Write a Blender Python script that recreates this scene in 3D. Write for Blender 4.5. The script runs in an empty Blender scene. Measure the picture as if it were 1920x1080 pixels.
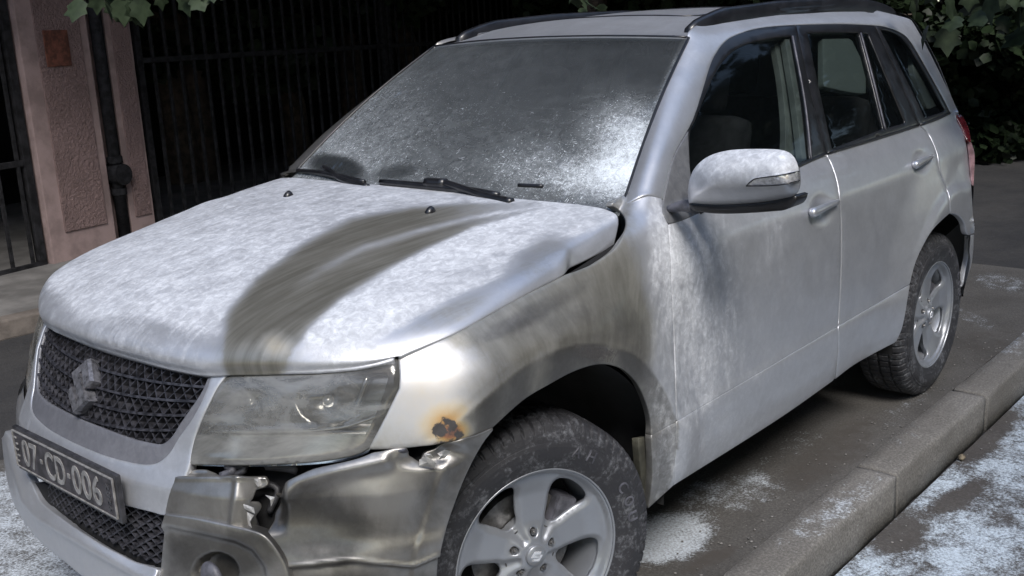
import bpy, bmesh, math, random
import numpy as np
from mathutils import Vector, Matrix, noise
from mathutils.bvhtree import BVHTree
from mathutils.geometry import delaunay_2d_cdt

rnd = random.Random(7)
scene = bpy.context.scene
COL = scene.collection

# ------------------------------------------------------------------ camera
CP = np.array([1.75585798, 2.36057216, 1.62955818])
YAW, PIT, ROL, FPX = -2.40938311, -0.244788886, -0.0463272987, 1931.92651
_f = np.array([math.cos(PIT)*math.cos(YAW), math.cos(PIT)*math.sin(YAW), math.sin(PIT)])
_r = np.cross(_f, [0, 0, 1.]); _r /= np.linalg.norm(_r)
_u = np.cross(_r, _f)
_c, _s = math.cos(ROL), math.sin(ROL)
CR, CU, CF = _c*_r+_s*_u, -_s*_r+_c*_u, _f

def ray(px, py):
    d = CF + CR*((px-960)/FPX) - CU*((py-540)/FPX)
    return d/np.linalg.norm(d)
def project(P):
    Q = np.asarray(P, float) - CP
    z = Q@CF
    z = np.where(np.abs(z) < 1e-6, 1e-6, z)
    return np.stack([960+FPX*(Q@CR)/z, 540-FPX*(Q@CU)/z], -1)
def on_plane(px, py, axis, val):
    i = 'xyz'.index(axis); d = ray(px, py)
    return CP + d*(val-CP[i])/d[i]

cam_d = bpy.data.cameras.new('camera'); cam = bpy.data.objects.new('camera', cam_d); COL.objects.link(cam)
M = Matrix((tuple(CR)+(CP[0],), tuple(CU)+(CP[1],), tuple(-CF)+(CP[2],), (0, 0, 0, 1)))
M = Matrix(((CR[0], CU[0], -CF[0], CP[0]), (CR[1], CU[1], -CF[1], CP[1]), (CR[2], CU[2], -CF[2], CP[2]), (0, 0, 0, 1)))
cam.matrix_world = M
cam_d.sensor_fit = 'HORIZONTAL'; cam_d.sensor_width = 36; cam_d.lens = 36*FPX/1920
cam_d.clip_start = .05; cam_d.clip_end = 400
scene.camera = cam

# ------------------------------------------------------------------ world / light
SUN_EL, SUN_AZ = 50, 54          # elevation; azimuth (deg, from +X towards +Y) the light comes from
world = bpy.data.worlds.new('World'); scene.world = world; world.use_nodes = True
wn = world.node_tree.nodes; wl = world.node_tree.links
bg = wn['Background']; sky = wn.new('ShaderNodeTexSky'); sky.sky_type = 'NISHITA'
sky.sun_disc = False; sky.sun_elevation = math.radians(SUN_EL); sky.sun_rotation = math.radians(90-SUN_AZ)
sky.air_density = 1.1; sky.dust_density = 1.2; sky.ozone_density = .7
wl.new(sky.outputs[0], bg.inputs[0]); bg.inputs[1].default_value = .115
sun_d = bpy.data.lights.new('sun', 'SUN'); sun = bpy.data.objects.new('sun', sun_d); COL.objects.link(sun)
sun_d.energy = 1.4; sun_d.angle = math.radians(20); sun_d.color = (1, .965, .915)
dv = Vector((math.cos(math.radians(SUN_AZ))*math.cos(math.radians(SUN_EL)), math.sin(math.radians(SUN_AZ))*math.cos(math.radians(SUN_EL)), math.sin(math.radians(SUN_EL))))
sun.rotation_euler = dv.to_track_quat('Z', 'Y').to_euler()
scene.view_settings.view_transform = 'Standard'; scene.view_settings.look = 'None'
scene.view_settings.gamma = 1; scene.view_settings.use_curve_mapping = False
scene.view_settings.exposure = 1.12
scene.cycles.max_bounces = 8; scene.cycles.transparent_max_bounces = 24
scene.cycles.use_denoising = True

# ------------------------------------------------------------------ helpers
def tag(o, label=None, cat=None, group=None, kind=None):
    for k, v in (('label', label), ('category', cat), ('group', group), ('kind', kind)):
        if v: o[k] = v
    return o
def empty(name, loc=(0, 0, 0), label=None, cat=None, group=None):
    o = bpy.data.objects.new(name, None); o.location = loc; COL.objects.link(o); o.empty_display_size = .1
    return tag(o, label, cat, group)
def link_mesh(name, me, parent=None, mat=None):
    o = bpy.data.objects.new(name, me); COL.objects.link(o)
    if parent: o.parent = parent
    if mat: me.materials.append(mat)
    return o
def mesh_obj(name, verts, faces, mat, parent=None, smooth=True, uv=None, attrs=None):
    me = bpy.data.meshes.new(name)
    me.from_pydata([tuple(map(float, v)) for v in verts], [], [tuple(map(int, f)) for f in faces])
    if smooth: me.polygons.foreach_set('use_smooth', [True]*len(me.polygons))
    if attrs:
        for k, a in attrs.items():
            at = me.attributes.new(k, 'FLOAT_COLOR', 'POINT')
            at.data.foreach_set('color', np.asarray(a, np.float32).ravel())
    me.update()
    return link_mesh(name, me, parent, mat)
def bm_obj(name, bm, mat, parent=None, smooth=False):
    me = bpy.data.meshes.new(name); bmesh.ops.recalc_face_normals(bm, faces=bm.faces); bm.to_mesh(me); bm.free()
    if smooth:
        me.polygons.foreach_set('use_smooth', [True]*len(me.polygons))
    return link_mesh(name, me, parent, mat)
def add_box(bm, c, s, rot=None, bev=0):
    r = bmesh.ops.create_cube(bm, size=1); vs = r['verts']
    for v in vs: v.co = Vector((v.co.x*s[0], v.co.y*s[1], v.co.z*s[2]))
    if bev:
        es = list({e for v in vs for e in v.link_edges})
        rr = bmesh.ops.bevel(bm, geom=es, offset=bev, segments=2, affect='EDGES', profile=.6)
        vs = [v for v in rr['verts']]
        vs = list({v for f in rr['faces'] for v in f.verts} | set(v for v in vs))
    m = (rot.to_4x4() if rot else Matrix.Identity(4)); m.translation = Vector(c)
    for v in vs: v.co = m@v.co
    return vs
def tube(bm, pts, rad, n=8, flat=1.0, caps=True, up=Vector((0, 0, 1))):
    pts = [Vector(p) for p in pts]; rings = []
    a = None
    for i, p in enumerate(pts):
        t = (pts[min(i+1, len(pts)-1)]-pts[max(i-1, 0)]).normalized()
        if a is None:
            a = t.cross(up)
            if a.length < .3: a = t.cross(Vector((1, 0, 0)))
        else: a = a-t*a.dot(t)
        a.normalize(); b = a.cross(t)
        r = rad[i] if hasattr(rad, '__len__') else rad
        rings.append([bm.verts.new(p+a*(r*math.cos(2*math.pi*k/n))+b*(r*flat*math.sin(2*math.pi*k/n))) for k in range(n)])
    for i in range(len(rings)-1):
        for k in range(n):
            bm.faces.new((rings[i][k], rings[i][(k+1) % n], rings[i+1][(k+1) % n], rings[i+1][k]))
    if caps:
        bm.faces.new(rings[0][::-1]); bm.faces.new(rings[-1])
def catmull(P, n=8):
    P = np.asarray(P, float)
    if len(P) < 3: return [tuple(P[0]*(1-t)+P[-1]*t) for t in np.linspace(0, 1, n+1)]
    Q = np.vstack([2*P[0]-P[1], P, 2*P[-1]-P[-2]]); out = []
    for i in range(1, len(Q)-2):
        for k in range(n):
            t = k/n; a, b, c, d = Q[i-1:i+3]
            out.append(tuple(.5*((2*b)+(-a+c)*t+(2*a-5*b+4*c-d)*t*t+(-a+3*b-3*c+d)*t**3)))
    out.append(tuple(P[-1])); return out
def resample(P, step):
    P = np.asarray(P, float); d = np.r_[0, np.cumsum(np.linalg.norm(np.diff(P, axis=0), axis=1))]
    n = max(1, int(round(d[-1]/step))); s = np.linspace(0, d[-1], n+1)
    return np.stack([np.interp(s, d, P[:, i]) for i in range(P.shape[1])], -1)
def sstep(a, b, x):
    t = np.clip((np.asarray(x, float)-a)/(b-a), 0, 1); return t*t*(3-2*t)
def inpoly(poly, P):
    poly = np.asarray(poly); P = np.asarray(P); x, y = P[:, 0], P[:, 1]; ins = np.zeros(len(P), bool)
    j = len(poly)-1
    for i in range(len(poly)):
        xi, yi = poly[i]; xj, yj = poly[j]
        if yi != yj:
            c = ((yi > y) != (yj > y)) & (x < (xj-xi)*(y-yi)/(yj-yi)+xi); ins ^= c
        j = i
    return ins
def segdist(poly, P, closed=True):
    P = np.asarray(P, float); best = np.full(len(P), 1e9); arc = np.zeros(len(P)); side = np.zeros(len(P)); L = 0
    poly = np.asarray(poly, float); n = len(poly)
    for i in range(n if closed else n-1):
        a = poly[i]; b = poly[(i+1) % n]; ab = b-a; l2 = ab@ab
        if l2 < 1e-9: continue
        t = np.clip(((P-a)@ab)/l2, 0, 1); dd = P-(a+t[:, None]*ab); d = np.hypot(dd[:, 0], dd[:, 1])
        m = d < best; best = np.where(m, d, best); arc = np.where(m, L+t*math.sqrt(l2), arc)
        cr = ab[0]*(P[:, 1]-a[1])-ab[1]*(P[:, 0]-a[0]); side = np.where(m, np.sign(cr), side); L += math.sqrt(l2)
    return best, arc, side, L
def outline(segs, n=6):
    """segs: list of point lists; each smoothed; consecutive ones share corners"""
    out = []
    for s in segs:
        c = catmull(s, n) if len(s) > 2 else [tuple(map(float, s[0])), tuple(map(float, s[-1]))]
        if out and np.hypot(out[-1][0]-c[0][0], out[-1][1]-c[0][1]) < .01: c = c[1:]
        out += c
    if np.hypot(out[0][0]-out[-1][0], out[0][1]-out[-1][1]) < .01: out.pop()
    return out

# ------------------------------------------------------------------ materials
def new_mat(name):
    m = bpy.data.materials.new(name); m.use_nodes = True
    return m, m.node_tree.nodes, m.node_tree.links, m.node_tree.nodes['Principled BSDF']
class NT:
    def __init__(s, m): s.t = m.node_tree; s.n = s.t.nodes; s.l = s.t.links
    def put(s, sock, v):
        if v is None: return
        if hasattr(v, 'is_output') or isinstance(v, bpy.types.NodeSocket): s.l.new(v, sock)
        else: sock.default_value = v if not isinstance(v, tuple) or len(v) == len(sock.default_value) else tuple(v)+(1,)
    def noise(s, vec, sc, det=4, rough=.55, dist=0.0):
        n = s.n.new('ShaderNodeTexNoise'); s.put(n.inputs['Vector'], vec); n.inputs['Scale'].default_value = sc
        n.inputs['Detail'].default_value = det; n.inputs['Roughness'].default_value = rough; n.inputs['Distortion'].default_value = dist
        return n.outputs[0]
    def vor(s, vec, sc, feat='F1'):
        n = s.n.new('ShaderNodeTexVoronoi'); n.feature = feat; s.put(n.inputs['Vector'], vec); n.inputs['Scale'].default_value = sc
        return n.outputs[0]
    def ramp(s, f, a, b, lo=0.0, hi=1.0, smooth=True):
        n = s.n.new('ShaderNodeMapRange'); n.interpolation_type = 'SMOOTHSTEP' if smooth else 'LINEAR'
        s.put(n.inputs[0], f); s.put(n.inputs[1], a); s.put(n.inputs[2], b); s.put(n.inputs[3], lo); s.put(n.inputs[4], hi)
        return n.outputs[0]
    def math(s, op, a, b=None, c=None, clamp=False):
        n = s.n.new('ShaderNodeMath'); n.operation = op; n.use_clamp = clamp
        s.put(n.inputs[0], a); s.put(n.inputs[1], b)
        if c is not None: s.put(n.inputs[2], c)
        return n.outputs[0]
    def mix(s, f, a, b):
        n = s.n.new('ShaderNodeMix'); n.data_type = 'RGBA'; s.put(n.inputs[0], f)
        s.put(n.inputs[6], a); s.put(n.inputs[7], b); return n.outputs[2]
    def mixf(s, f, a, b):
        n = s.n.new('ShaderNodeMix'); n.data_type = 'FLOAT'; s.put(n.inputs[0], f)
        s.put(n.inputs[2], a); s.put(n.inputs[3], b); return n.outputs[0]
    def obj(s, scale=None, rot=None):
        n = s.n.new('ShaderNodeTexCoord'); o = n.outputs['Object']
        if scale or rot:
            m = s.n.new('ShaderNodeMapping'); s.l.new(o, m.inputs[0])
            if scale: m.inputs['Scale'].default_value = scale
            if rot: m.inputs['Rotation'].default_value = rot
            o = m.outputs[0]
        return o
    def attr(s, name):
        n = s.n.new('ShaderNodeAttribute'); n.attribute_name = name
        sp = s.n.new('ShaderNodeSeparateColor'); s.l.new(n.outputs['Color'], sp.inputs[0])
        return sp.outputs[0], sp.outputs[1], sp.outputs[2], n.outputs['Alpha']
    def bump(s, h, strength=.3, dist=.01, nrm=None):
        n = s.n.new('ShaderNodeBump'); n.inputs['Strength'].default_value = strength; n.inputs['Distance'].default_value = dist
        s.put(n.inputs['Height'], h)
        if nrm: s.put(n.inputs['Normal'], nrm)
        return n.outputs[0]
def simple(name, col, rough=.5, metal=0.0, nscale=0, namt=.2, bump=0, bscale=60, bdist=.003, spec=.5, coat=0):
    m, n, l, b = new_mat(name); t = NT(m)
    b.inputs['Roughness'].default_value = rough; b.inputs['Metallic'].default_value = metal
    b.inputs['Specular IOR Level'].default_value = spec; b.inputs['Coat Weight'].default_value = coat
    if nscale:
        f = t.noise(t.obj(), nscale, 6, .6)
        c2 = tuple(min(1, c*(1+namt)) for c in col); c1 = tuple(c*(1-namt) for c in col)
        t.put(b.inputs['Base Color'], t.mix(t.ramp(f, .35, .65), c1+(1,), c2+(1,)))
        t.put(b.inputs['Roughness'], t.mixf(f, max(0, rough-.12), min(1, rough+.12)))
    else: b.inputs['Base Color'].default_value = tuple(col)+(1,)
    if bump: t.put(b.inputs['Normal'], t.bump(t.noise(t.obj(), bscale, 4, .6), bump, bdist))
    return m
MT = {}
def paint_mat(name, base=(.50, .51, .54), metal=.75, rough=.30, s0=(.19, .18, .150), s1=(.31, .298, .262), sm=.6, sr=.36):
    """silver paint; attribute 'mask' = powder, soot, char, heat ; 'flow' = along, across, wetness"""
    m, n, l, b = new_mat(name); t = NT(m); o = t.obj()
    pw, so, ch, he = t.attr('mask'); fa, fc, fw, fx = t.attr('flow')
    n1 = t.noise(o, 9, 6, .65, .4); n2 = t.noise(o, 45, 5, .7, .6); n3 = t.noise(o, 220, 3, .7)
    # streaks following the flow coordinates
    cv = n.new('ShaderNodeCombineXYZ'); t.put(cv.inputs[0], t.math('MULTIPLY', fa, 2.2)); t.put(cv.inputs[1], t.math('MULTIPLY', fc, 60.0)); t.put(cv.inputs[2], 0.0)
    st = t.noise(cv.outputs[0], 1.0, 5, .65, .3)
    cv2 = n.new('ShaderNodeCombineXYZ'); t.put(cv2.inputs[0], t.math('MULTIPLY', fa, 5.0)); t.put(cv2.inputs[1], t.math('MULTIPLY', fc, 160.0)); t.put(cv2.inputs[2], 3.0)
    st2 = t.noise(cv2.outputs[0], 1.0, 3, .6, .2)
    # powder
    nb = t.noise(o, 3.2, 4, .55, 1.6)
    pv = t.math('ADD', pw, t.math('MULTIPLY', t.math('SUBTRACT', n1, .5), .42)); pv = t.math('ADD', pv, t.math('MULTIPLY', t.math('SUBTRACT', nb, .5), .34))
    pv = t.math('ADD', pv, t.math('MULTIPLY', t.math('SUBTRACT', n2, .5), .30)); pv = t.math('ADD', pv, t.math('MULTIPLY', t.math('SUBTRACT', st2, .5), .60))
    pv = t.math('ADD', pv, t.math('MULTIPLY', t.math('SUBTRACT', n3, .5), .22))
    pv = t.math('ADD', pv, t.math('MULTIPLY', t.math('MULTIPLY', t.math('SUBTRACT', st, .5), 1.2), fw))
    sw1 = t.noise(t.obj((5, 9, 6), (.2, .1, .7)), 1.0, 7, .62, 3.2); pv = t.math('ADD', pv, t.math('MULTIPLY', t.math('SUBTRACT', sw1, .5), .6))
    pv = t.math('ADD', pw, t.math('MULTIPLY', t.math('SUBTRACT', pv, pw), t.ramp(pw, .25, .85, .45, 1.0)))
    P = t.ramp(pv, .15, 1.25, 0.0, .95); P = t.math('MAXIMUM', P, t.math('MULTIPLY', pw, .42)); P = t.math('MULTIPLY', P, t.ramp(pw, 0.0, .12))
    # soot / baked paint
    sv = t.math('ADD', so, t.math('MULTIPLY', t.math('SUBTRACT', n1, .5), .6)); sv = t.math('ADD', sv, t.math('MULTIPLY', t.math('SUBTRACT', n2, .5), .5))
    sv = t.math('ADD', sv, t.math('MULTIPLY', t.math('SUBTRACT', st2, .5), .22))
    S = t.math('MULTIPLY', t.ramp(sv, .15, .85), t.ramp(so, 0.0, .1))
    sootc = t.mix(t.ramp(st, .25, .75), s0+(1,), s1+(1,))
    cvar = t.mix(t.ramp(n1, .3, .7), tuple(c*.94 for c in base)+(1,), tuple(min(1, c*1.05) for c in base)+(1,))
    c = t.mix(S, cvar, sootc)
    dk = t.math('SUBTRACT', 1.0, fx); dk = t.math('MULTIPLY', t.ramp(t.math('ADD', dk, t.math('MULTIPLY', t.math('SUBTRACT', n1, .5), .8)), .1, .75), t.ramp(dk, 0, .1)); c = t.mix(dk, c, (.085, .079, .070, 1))
    n5 = t.noise(o, 95, 5, .7, 1.0); cv_ = t.math('ADD', ch, t.math('MULTIPLY', t.math('SUBTRACT', n5, .5), 1.3))
    C = t.math('MULTIPLY', t.ramp(cv_, .3, .7), t.ramp(ch, 0.0, .1))
    # heat colour: white -> yellow -> rust
    H = t.math('ADD', he, t.math('MULTIPLY', t.math('SUBTRACT', n2, .5), .16))
    hm = t.ramp(H, .03, .62, 0, 1, False)
    cr = n.new('ShaderNodeValToRGB'); t.put(cr.inputs[0], H)
    e = cr.color_ramp.elements; e[0].position = .1; e[0].color = (.66, .64, .60, 1); e[1].position = .95; e[1].color = (.09, .03, .02, 1)
    for p, q in ((.35, (.60, .47, .24, 1)), (.55, (.50, .30, .09, 1)), (.72, (.26, .10, .04, 1)), (.84, (.22, .09, .05, 1))):
        x = e.new(p); x.color = q
    c = t.mix(hm, c, cr.outputs[0])
    c = t.mix(C, c, (.035, .03, .028, 1))
    pc = t.mix(t.ramp(n2, .3, .75), (.44, .455, .49, 1), (.77, .79, .825, 1))
    c = t.mix(P, c, pc)
    t.put(b.inputs['Base Color'], c)
    met = t.mixf(S, metal, sm); met = t.mixf(hm, met, .15); met = t.mixf(C, met, 0.0); met = t.mixf(P, met, 0.0); t.put(b.inputs['Metallic'], met)
    dirt = t.ramp(t.noise(o, 14, 6, .7), .3, .8, 0.0, .14)
    r = t.math('ADD', t.mixf(S, rough, sr), dirt); r = t.mixf(t.math('MULTIPLY', hm, 2.0, clamp=True), r, .60); r = t.mixf(C, r, .85); r = t.mixf(P, r, .85); t.put(b.inputs['Roughness'], r)
    coat = t.mixf(S, .35, .12); coat = t.mixf(P, coat, 0.0); coat = t.mixf(hm, coat, 0.0); t.put(b.inputs['Coat Weight'], coat); b.inputs['Coat Roughness'].default_value = .05
    hgt = t.math('ADD', t.math('MULTIPLY', P, n3), t.math('MULTIPLY', C, n2))
    t.put(b.inputs['Normal'], t.bump(hgt, .25, .004))
    return m
MT['paint'] = paint_mat('silver_paint')
MT['burnt'] = paint_mat('scorched_bumper', base=(.36, .35, .335), metal=.8, rough=.27, s0=(.21, .196, .172), s1=(.42, .40, .365), sm=.85, sr=.24)

def glass_mat(name, tint=(.02, .025, .03), trans=.5, powder=True):
    m, n, l, b = new_mat(name); t = NT(m); o = t.obj()
    pw, so, ch, he = t.attr('mask')
    tr = n.new('ShaderNodeBsdfTransparent'); tr.inputs[0].default_value = (.55, .6, .6, 1)
    b.inputs['Base Color'].default_value = tint+(1,); b.inputs['Roughness'].default_value = .04
    b.inputs['Specular IOR Level'].default_value = .8
    mx = n.new('ShaderNodeMixShader'); mx.inputs[0].default_value = trans
    l.new(b.outputs[0], mx.inputs[1]); l.new(tr.outputs[0], mx.inputs[2])
    out = n['Material Output']
    if powder:
        d = n.new('ShaderNodeBsdfDiffuse'); d.inputs[1].default_value = .5
        n1 = t.noise(o, 6, 5, .6, .5); n2 = t.noise(t.obj((1, 1, 1)), 55, 5, .75, .8); n3 = t.noise(o, 260, 4, .75)
        # short scratchy strokes
        w = n.new('ShaderNodeTexWave'); 
        s1 = t.noise(t.obj((60, 260, 60), (0.2, .3, .5)), 1.0, 3, .7, 1.5); s2 = t.noise(t.obj((240, 50, 70), (.1, .5, -.6)), 1.0, 3, .7, 1.5)
        n.remove(w)
        v = t.math('ADD', pw, t.math('MULTIPLY', t.math('SUBTRACT', n1, .5), .35))
        v = t.math('ADD', v, t.math('MULTIPLY', t.math('SUBTRACT', n2, .5), .8))
        v = t.math('ADD', v, t.math('MULTIPLY', t.math('SUBTRACT', n3, .5), .5))
        s12 = t.math('ADD', t.ramp(s1, .60, .74), t.ramp(s2, .60, .74)); v = t.math('ADD', v, t.math('MULTIPLY', s12, t.math('MULTIPLY', pw, 1.3)))
        P = t.math('MULTIPLY', t.math('MAXIMUM', t.ramp(v, .27, 1.10, 0, .95), t.math('MULTIPLY', t.math('MULTIPLY', pw, .62), t.ramp(t.noise(t.obj((14, 14, 30), (0, .6, 0)), 1.0, 6, .7, 1.2), .3, .7, .65, 1.2))), t.ramp(pw, 0, .08))
        t.put(d.inputs[0], t.mix(t.ramp(v, .3, 1.1), (.26, .28, .295, 1), (.78, .83, .88, 1)))
        mx2 = n.new('ShaderNodeMixShader'); t.put(mx2.inputs[0], P)
        l.new(mx.outputs[0], mx2.inputs[1]); l.new(d.outputs[0], mx2.inputs[2]); l.new(mx2.outputs[0], out.inputs[0])
    else: l.new(mx.outputs[0], out.inputs[0])
    return m
MT['windscreen'] = glass_mat('dusty_windscreen', (.03, .034, .038), .35)
MT['glass'] = glass_mat('tinted_side_glass', (.006, .008, .009), .68, False)
MT['silver'] = simple('plain_silver', (.52, .53, .56), .32, .7, 12, .06, .05, 60, .001, coat=.3)
MT['blacktrim'] = simple('black_trim', (.012, .012, .014), .35, 0, 20, .3, .1, 200, .001, coat=.2)
MT['plastic'] = simple('dark_plastic', (.03, .03, .034), .55, 0, 30, .35, .2, 150, .001)
MT['greyplastic'] = simple('dusty_grey_plastic', (.085, .085, .10), .5, 0, 25, .4, .2, 150, .001)
MT['void'] = simple('cavity_shade', (.006, .006, .007), .9, 0)  # near-black colour stands in for the shade inside openings and gaps
MT['under'] = simple('underbody', (.012, .012, .013), .9, 0, 10, .4)
MT['interior'] = simple('interior_fabric', (.035, .033, .036), .8, 0, 30, .3)
MT['trimgrey'] = simple('interior_trim', (.26, .275, .25), .7, 0, 12, .2)
MT['paper'] = simple('sun_shade', (.20, .23, .21), .8)
MT['clear'] = simple('indicator_lens', (.62, .63, .66), .15, .5, 90, .25, .15, 90, .002, coat=1)
MT['redlens'] = simple('red_lens', (.10, .012, .015), .15, 0, 30, .3, coat=1)
MT['pinklens'] = simple('clear_red_lens', (.28, .17, .18), .15, 0, 30, .3, coat=1)
MT['reflector'] = simple('lamp_reflector', (.50, .50, .50), .20, .9, 14, .35, .1, 30, .003)
MT['chrome'] = simple('bright_strip', (.9, .91, .93), .18, .6, 0)

# ------------------------------------------------------------------ body master surface (x forward, y to the car's left, z up)
XS = .15
_pz = np.array([.18, .26, .34, .42, .50, .56, .58, .70, .85, .95, 1.0, 1.03, 1.08, 1.12, 1.15])
_py = np.array([.815, .835, .857, .878, .889, .891, .884, .887, .886, .882, .878, .871, .855, .836, .812])
_gh = np.array([0, .1, .3, .5, .7, .85, .90, .94, .97, .99, 1.0])
_gy = np.array([.812, .796, .757, .715, .669, .630, .612, .590, .560, .520, .45])
def ztop(x): return np.interp(x, [-3.3, -3.0, -2.7, -2.3, -1.8, -1.4, -1.12, -.9], [1.58, 1.625, 1.65, 1.66, 1.655, 1.635, 1.605, 1.59])
_fz = np.linspace(.18, 1.15, 200); _fy = np.interp(_fz, _pz, _py)
_k = np.hanning(11); _k /= _k.sum(); _fy = np.convolve(np.pad(_fy, 5, mode='edge'), _k, 'valid')
_gf = np.linspace(0, 1, 200); _gg = np.interp(_gf, _gh, _gy); _gg = np.convolve(np.pad(_gg, 5, mode='edge'), _k, 'valid')
def yside(x, z, flare=True):
    x = np.asarray(x, float); z = np.asarray(z, float); x, z = np.broadcast_arrays(x, z)
    sh = .15*sstep(-.75, .45, x)*sstep(.78, 1.0, z)
    zz = z+sh
    lo = np.interp(zz, _fz, _fy)
    g = np.clip((zz-1.15)/(ztop(x)-1.15), 0, 1)
    y = np.where(zz > 1.15, np.interp(g, _gf, _gg), lo)
    tp = np.abs((x+1.2)/1.9)
    y = y-np.where(x > -1.2, .075, .04)*np.clip(tp, 0, 2)**4
    y = y+.022*sstep(.98, 1.1, z)*sstep(-2.2, -2.9, x)+.004*sstep(1.15, 1.3, z)*sstep(-2.4, -2.9, x)
    # shoulder light-catcher crease above the door handles
    y = y + .004*np.exp(-((z-(1.02+.02*(x+.5)*-1*.5))/.03)**2)*sstep(-.6, -.9, x)
    if not flare: return y
    # flares
    r = np.hypot(x-0.0, z-.36); y = y+np.where(r > .545, .036*(1-sstep(.535, .72, r)), .0355-.20*np.clip(.545-r, 0, .09))*sstep(.2, .32, z)
    r2 = np.hypot(x+2.66, z-.36); y = y+(.015*(1-sstep(.53, .57, r2))+.034*(1-sstep(.5, .76, r2)))*sstep(.2, .32, z)
    return y
def xfront0(z): return np.interp(z, [.18, .28, .36, .45, .55, .62, .68, .72, .76, .80, .85, .90, .94, .98, 1.02, 1.06, 1.2], [.70, .76, .785, .79, .775, .765, .76, .735, .715, .702, .685, .655, .625, .575, .50, .40, .2])
def nfront(z): return np.interp(z, [.2, .6, .85, 1.1], [2.35, 2.2, 2.0, 2.0])
def rearx(z): return np.interp(z, [.18, .4, .5, .8, .95, 1.2, 1.4, 1.6, 1.66], [-3.10, -3.20, -3.22, -3.22, -3.23, -3.25, -3.20, -3.08, -2.98])
XR = -2.76
def front_xy(a, z):
    """a in [0,1]: angle parameter 0=centre front .. 1=side at XS"""
    ph = a*math.pi/2; n = nfront(z); A = xfront0(z)-XS; B = yside(np.full_like(z, XS)*1.0, z, False)
    c = np.cos(ph); s = np.sin(ph)
    x = XS+A*np.abs(c)**(2/n); y = B*np.abs(s)**(2/n)
    y = y+(yside(x, z)-yside(x, z, False))*sstep(.50, .28, x)
    return x, y
def xfront(y, z):
    y = np.abs(np.asarray(y, float)); z = np.asarray(z, float)
    n = nfront(z); A = xfront0(z)-XS; B = yside(np.full(np.shape(z), XS), z, False)
    return XS+A*np.clip(1-(y/B)**n, 0, 1)**(1/n)
def build_master():
    zs = np.r_[np.linspace(.18, 1.15, 98), np.linspace(1.16, 1.45, 20), np.linspace(1.46, 1.665, 52)]
    a1 = np.linspace(0, 1, 150)
    xm = np.linspace(XS, XR, 300)[1:]
    a2 = np.linspace(0, 1, 70)[1:]
    G = np.zeros((len(a1)+len(xm)+len(a2), len(zs), 3))
    for j, z in enumerate(zs):
        za = np.full(len(a1), z); x, y = front_xy(a1, za)
    
        G[:len(a1), j] = np.stack([x, y, za], -1)
        zm = np.full(len(xm), z); G[len(a1):len(a1)+len(xm), j] = np.stack([xm, yside(xm, zm), zm], -1)
        ph = a2*math.pi/2; n = 2.9+.6*float(sstep(.9,1.1,z)); B = float(yside(XR, z)); A = XR-float(rearx(z))
        G[len(a1)+len(xm):, j] = np.stack([XR-A*np.sin(ph)**(2/n), B*np.cos(ph)**(2/n), np.full(len(a2), z)], -1)
    return G
G = build_master(); NI, NJ = G.shape[:2]
_V = [Vector(p) for p in G.reshape(-1, 3)]
_F = [(i*NJ+j, (i+1)*NJ+j, (i+1)*NJ+j+1, i*NJ+j+1) for i in range(NI-1) for j in range(NJ-1)]
_V2 = _V+[Vector((v.x, -v.y, v.z)) for v in _V]; _F2 = _F+[tuple(len(_V)+k for k in f[::-1]) for f in _F]
BODY = BVHTree.FromPolygons(_V2, _F2)
def hit_tree(tree, px, py, maxy=None):
    d = ray(px, py); h = tree.ray_cast(Vector(CP), Vector(d), 20)
    return None if h[0] is None else (np.array(h[0]), h[3])
def body_surf(P2, off=0.0):
    """pixels -> points on the body surface; misses take the depth of the nearest hit"""
    T = np.full(len(P2), np.nan); D = np.array([ray(*p) for p in P2])
    for i, p in enumerate(P2):
        h = BODY.ray_cast(Vector(CP), Vector(D[i]), 20)
        if h[0] is not None: T[i] = h[3]
    bad = np.isnan(T)
    if bad.any() and not bad.all():
        gi = np.where(~bad)[0]
        for i in np.where(bad)[0]:
            k = gi[np.argmin(((P2[gi]-P2[i])**2).sum(1))]; T[i] = T[k]
    return CP+D*(T+off)[:, None]

MASKS = {}
def masks_for(P3, fn):
    """fn(px Nx2, P Nx3) -> dict mask(N,4), flow(N,4)"""
    return fn(project(P3), P3)

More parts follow.
